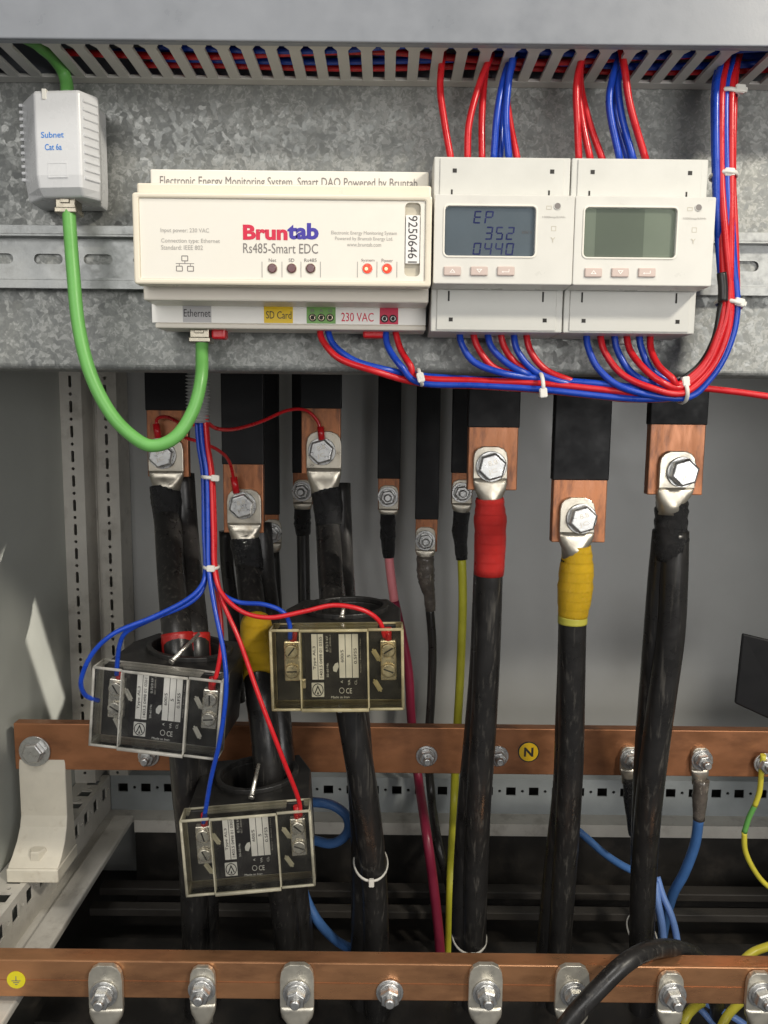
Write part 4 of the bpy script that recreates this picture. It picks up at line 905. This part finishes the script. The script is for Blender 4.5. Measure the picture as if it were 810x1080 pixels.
transformer('lowest current transformer with clear cover, just above the front copper bar', P(262.5, 896.5, 491), R_(-3.5), R_(4), False, ((2, 18, 27), (6, 36, 41)), '1403.5 0498 01 0307', True)

# ================================================================== conduit and the sense wires
m = MB(); a, b = P(208.5, 380, 520), P(209, 446, 520); n = 36; rs = []
ringsC = []
for k in range(n + 1):
    p = a.lerp(b, k/n); rr = 8.3 if k % 2 else 6.2
    ringsC.append([p + Vector((math.cos(2*math.pi*j/18)*rr, math.sin(2*math.pi*j/18)*rr, 0)) for j in range(18)])
m.loft(ringsC, True, False); m.build('flexible_conduit', 'conduit', label='ribbed grey flexible conduit end behind the green cable', cat='conduit')
RS = 1.55
GS = 'sense wires below the conduit'
def down(o, d): return [(213 + o, 436, 520 + d), (215.5 + o, 470, 516 + d), (220 + o, 503, 512 + d), (221.5 + o, 560, 505 + d), (222.5 + o, 598, 500 + d)]
W2 = [('blue wire of the conduit bundle looping widest round the left transformer', 'wire_blue', -6, 2, [(213, 618, 496), (195, 634, 492), (160, 651, 486), (122, 667, 480), (98, 689, 478), (86, 716, 480), (90, 733, 486), (104, 739, 496)]),
      ('blue wire of the conduit bundle into the top of the left transformer', 'wire_blue', -5, 5.5, [(214, 621, 499), (197, 638, 495), (160, 653, 490), (134, 666, 487), (126, 680, 489), (123.5, 698, 492), (123, 712, 494)]),
      ('blue wire of the conduit bundle hanging down to the lowest transformer', 'wire_blue', -2, -1, [(226, 640, 490), (236, 690, 480), (238.5, 730, 477), (232, 780, 479), (223, 820, 486), (217, 852, 492), (214.5, 868, 494)]),
      ('red wire of the conduit bundle into the left transformer top right', 'wire_red', 2.5, 5, [(231, 640, 500), (234, 675, 497), (230, 705, 494), (224.5, 724, 494)]),
      ('blue wire of the conduit bundle arching to the yellowed transformer', 'wire_blue', -1, 5, [(230, 622, 498), (250, 635, 496), (278, 637, 492), (298, 645, 489), (305, 658, 491), (306, 674, 493)]),
      ('red wire of the conduit bundle sweeping over the yellowed transformer', 'wire_red', 3, -1, [(233, 625, 494), (255, 645, 488), (285, 651, 485), (320, 645, 485), (352, 638, 486), (382, 643, 487), (400, 655, 490), (406, 672, 492)]),
      ('red wire of the conduit bundle slanting down to the lowest transformer', 'wire_red', 4.5, 2, [(235, 635, 494), (252, 675, 486), (274, 735, 480), (298, 798, 480), (314, 842, 488), (317, 860, 493)])]
for lab, mt, o, d, pts in W2: wire(lab, mt, down(o, d) + pts, RS, group=GS)
tie(221.5, 503, 514, 5.2, 6.5, R_(4), 'white tie on the conduit bundle, upper', (1.2, 0), -8)
tie(223, 598, 502, 4.8, 6.0, R_(2), 'white tie where the conduit bundle fans out', (0.2, 0))
for lab, pts, fe in (('thin red wire arching from conduit to the third left busbar', [(217, 444, 524), (228, 452, 540), (248, 453, 570), (275, 445, 605), (302, 433, 630), (322, 433, 645), (334, 443, 650), (338.5, 456, 651)], ((338, 450, 651), (339.5, 464, 651))),
                     ('thin red wire from conduit to the low left busbar', [(196, 462, 600), (215, 468, 590), (232, 476, 610), (242, 488, 635), (247, 508, 650)], ((246.5, 503, 650), (249.5, 520, 651))),
                     ('thin red wire from conduit to the leftmost busbar', [(204, 448, 600), (190, 446, 615), (176, 440, 640), (166, 442, 650), (165, 452, 651)], ((164.5, 447, 651), (167, 462, 651)))):
    wire(lab, 'wire_red', pts, 1.4, group='busbar sense wires'); 
    MB().tube([P(*fe[0]), P(*fe[1])], 2.9, 10, curve=False).build('ring_terminal', 'wire_red', label='red ring terminal on the ' + lab.split(' to the ')[1], cat='terminal', group='ring terminals')

# ================================================================== neutral bar at the back
YNB = 630.0
z0n, z1n = Z(405, 815.5, YNB), Z(405, 767, YNB); xl = X(15, 785, YNB)
nb = thing('neutral_bar', ((xl + 400)/2, YNB + 5, z0n), 'long copper neutral bar across the back, marked N', 'busbar')
MB().box(xl, 460, YNB, YNB + 10, z0n, z1n, 0.8).build('copper', 'copper_shaded', nb)
bolt(nb, P(37, 792, YNB - .2), 16, 0.1, 13.5, 6, False)
for px, py in ((157, 797), (450, 797), (525, 797)): nut(nb, P(px, py, YNB - .2), 11.8, 5)
for px, py in ((665, 800), (740, 801), (806, 805)): nut(nb, P(px, py, YNB - 4), 11.8, 5)
c = P(557.5, 793, YNB - .3)
st = MB().cyl(c + Vector((0, .2, 0)), (0, -1, 0), 9.2, 0.4, 32).build('sticker', 'ink', nb); MB().cyl(c + Vector((0, -.2, 0)), (0, -1, 0), 8.2, 0.2, 32).build('sticker_face', 'sticker_yellow', st)
text('N', 'ink', st, c + Vector((0, -.45, 0)), 8.0, 8.2, bold=.35)
# cream bracket carrying it
br = thing('bar_bracket', P(40, 925, 620), 'cream moulded support bracket bolted under the copper bar end', 'bracket')
xa, xb = X(21, 830, YNB), X(70, 830, YNB); zf = -391
m = MB(); wx = (xb - xa)/2; cx = (xa + xb)/2
def slab(y0, y1, z, hw): return [Vector((cx - hw, y0, z)), Vector((cx + hw, y0, z)), Vector((cx + hw, y1, z)), Vector((cx - hw, y1, z))]
m.loft([slab(YNB + 1, YNB + 9.8, z0n + 20, wx), slab(YNB - 1, YNB + 12, z0n - 2, wx), slab(YNB - 1, YNB + 13, zf + 46, wx), slab(YNB - 3.5, YNB + 13, zf + 37, wx*1.01), slab(YNB - 9, YNB + 13, zf + 27, wx*1.03), slab(YNB - 18, YNB + 13, zf + 18, wx*1.05), slab(YNB - 26, YNB + 13, zf + 12.5, wx*1.06)], True, False)
m.box(cx - wx*1.08, cx + wx*1.08, YNB - 28, YNB + 14, zf + 0.4, zf + 12.6, 1.2); m.build('upright', 'insulator', br, bevel=1.5)
m = MB(); q = Vector((cx, YNB - 15, zf + 17)); R = 7.0
m.loft([[q + Vector((R*k*math.cos(math.pi*j/3), R*k*math.sin(math.pi*j/3), z)) for j in range(6)] for k, z in ((1, -3), (1, 6), (.85, 7))], True, False); m.build('foot_bolt', 'insulator', br)
text('351', 'insulator', br, (cx, YNB - 28.2, zf + 6.5), 14, 6, name='moulded_mark', lift=0.3)

# ================================================================== earth bar in front
YE = 505.0; z0e, z1e = Z(405, 1055.5, YE), Z(405, 1016.5, YE)
eb = thing('earth_bar', (0, YE + 6, z0e), 'bright copper earth bar across the bottom front', 'busbar')
MB().box(-292, 420, YE, YE + 13, z0e, z1e, 0.9).build('copper', 'copper_long', eb)
zc = (z0e + z1e)/2 - 1.0; MB().box(-292, 420, YE - 0.25, YE + .1, zc - .15, zc + .15).build('scribe_line', 'copper_shaded', eb)
c = P(17, 1033.5, YE - .3); st = MB().cyl(c + Vector((0, .2, 0)), (0, -1, 0), 6.6, .35, 28).build('sticker', 'sticker_lemon', eb)
m = MB(); Ys = YE - .5
for wd, dz in ((6.4, -0.6), (4.2, -2.0), (1.8, -3.4)): m.box(c.x - wd/2, c.x + wd/2, Ys - .05, Ys + .05, c.z + dz - .3, c.z + dz + .3)
m.box(c.x - .3, c.x + .3, Ys - .05, Ys + .05, c.z - .7, c.z + 3); m.build('earth_symbol', 'ink_grey', st)
EL = [(110, 1048, True), (213, 1043, False), (313, 1047, True), (411, 1046, False), (513, 1047, True), (605, 1048, True), (709, 1049, False), (803, 1049, False)]
eo = ['leftmost', 'second', 'third', 'fourth', 'fifth', 'sixth', 'seventh', 'rightmost']
for i, (px, py, big) in enumerate(EL):
    nut(eb, P(px, py, YE - (4.6 if i != 3 else .2)), 12.6, 3.6, 0.2*i)
    if i == 3: continue
    t = thing('earth_cable', P(px, 1100, YE - 4), f"dark earth cable with tinned lug on the front bar, {['under the leftmost stud', 'under the second stud from left', 'under the third stud from left', '', 'below the red taped cable', 'under the bent black cable', 'right of the bent black cable', 'at the right edge'][i]}", 'cable', 'cables on the earth bar')
    hw = 18 if big else 13.5
    lug(t, px, py - (29 if big else 22), py + 16, py + 36, hw, YE - 4.4, 8 if big else 6.5, 'tin_lit')
    m = MB(); m.tube([P(px, py + 34, YE + 1), P(px + 2, py + 60, YE + 2), P(px + 3, py + 100, YE + 6)], 9.0 if big else 7.5, 14); m.build('core', 'cable_black', t)

# ================================================================== loose cables at the bottom
wire('thick black cable bent over the front copper bar', 'cable_black', [(578, 1110, 474), (603, 1074, 478), (632, 1042, 484), (662, 1014, 493), (690, 1001, 508), (716, 1001, 526), (738, 1012, 545), (752, 1035, 560), (758, 1080, 570)], 6.2, 'cable', name='power_cable', n=16)
nbc = thing('neutral_cable', P(705, 950, 650), 'blue cable with dark shrink under the right neutral stud', 'cable'); lug(nbc, 740, 789, 812, 824, 9.5, YNB - 4, 5.5)
wrap(nbc, [(740, 822, YNB), (738, 840, YNB), (737, 864, YNB + 2)], [6.2, 6.4, 5.0], 'shrink_clear', 'shrink_sleeve'); m = MB(); m.tube([P(*p) for p in [(737, 862, YNB + 2), (733, 890, 640), (722, 920, 650), (709, 945, 660), (700, 980, 668), (696, 1020, 672)]], 4.4, 12); m.build('core', 'cable_blue', nbc)
nbc = thing('neutral_cable', P(668, 860, 650), 'dark cable under the neutral stud beside the rightmost power cable', 'cable'); lug(nbc, 665, 788, 811, 823, 9.5, YNB - 4, 5.5)
wrap(nbc, [(665, 820, YNB), (666, 845, YNB + 2), (670, 880, YNB + 4)], [6.4, 6.6, 5.6], 'tape_black', 'shrink_sleeve')
wire('blue cable crossing low between the yellow taped and rightmost cables', 'cable_blue', [(600, 868, 668), (617, 882, 664), (640, 902, 660), (664, 917, 662), (690, 925, 670)], 3.4, 'cable', name='thin_cable')
wire('pale blue cable curling beside the rightmost power cable, outer', 'cable_pale_blue', [(693, 925, 652), (699, 945, 644), (708, 965, 636), (714, 990, 630), (716, 1020, 626)], 3.0, 'cable', name='thin_cable')
wire('pale blue cable curling beside the rightmost power cable, inner', 'cable_pale_blue', [(691, 930, 648), (693, 950, 640), (697, 972, 634), (700, 995, 630), (701, 1020, 626)], 3.4, 'cable', name='thin_cable')
wire('blue cable loop right of the lowest transformer', 'cable_blue', [(310, 846, 606), (335, 846, 602), (352, 850, 600), (365, 860, 600), (368, 873, 602), (361, 885, 604), (346, 889, 606), (318, 882, 614)], 4.0, 'cable', name='thin_cable')
wire('blue cable sagging below the lowest transformer to the right', 'cable_blue', [(320, 940, 606), (326, 955, 604), (338, 975, 602), (356, 993, 612), (380, 1006, 622), (405, 1030, 634), (415, 1080, 640)], 4.0, 'cable', name='thin_cable')
gy = thing('earth_wire', P(800, 930, 640), 'yellow and green wire curling at the right edge from the copper bar', 'wire')
m = MB(); m.tube([P(*p) for p in [(805, 796, YNB - 8), (803, 815, YNB - 6), (801, 835, YNB - 4), (796, 850, YNB - 2)]], 2.3, 10); m.build('yellow_length', 'wire_yellow', gy)
m = MB(); m.tube([P(*p) for p in [(796.4, 849, YNB - 2), (790, 862, YNB), (785, 878, YNB + 2)]], 2.3, 10); m.build('green_length', 'green', gy)
m = MB(); m.tube([P(*p) for p in [(785, 877, YNB + 2), (786, 897, YNB + 4), (795, 917, YNB + 6), (808, 933, YNB + 8), (830, 948, YNB + 10)]], 2.3, 10); m.build('yellow_length', 'wire_yellow', gy)
wire('yellow cable rising behind the front bar at the right edge', 'wire_yellow', [(770, 1030, 575), (790, 1008, 580), (808, 999, 585), (835, 992, 590)], 3.4, 'cable', name='thin_cable')
wire('thick yellow wire bottom right, left of the blue pair', 'wire_yellow', [(712, 1105, 556), (722, 1076, 558), (733, 1062, 565), (748, 1052, 575)], 3.8, 'cable', name='thin_cable')
wire('pale yellow wire bottom right, between the blue wires', 'wire_yellow', [(752, 1105, 552), (764, 1077, 556), (776, 1062, 564), (790, 1050, 575)], 3.4, 'cable', name='thin_cable')
wire('blue wire bottom right, upper of the pair', 'cable_pale_blue', [(735, 1052, 575), (752, 1062, 566), (772, 1072, 560), (790, 1085, 556), (805, 1105, 552)], 2.8, 'cable', name='thin_cable')
wire('blue wire bottom right, lower of the pair', 'cable_pale_blue', [(728, 1054, 580), (744, 1070, 570), (760, 1090, 562), (768, 1105, 560)], 2.8, 'cable', name='thin_cable')
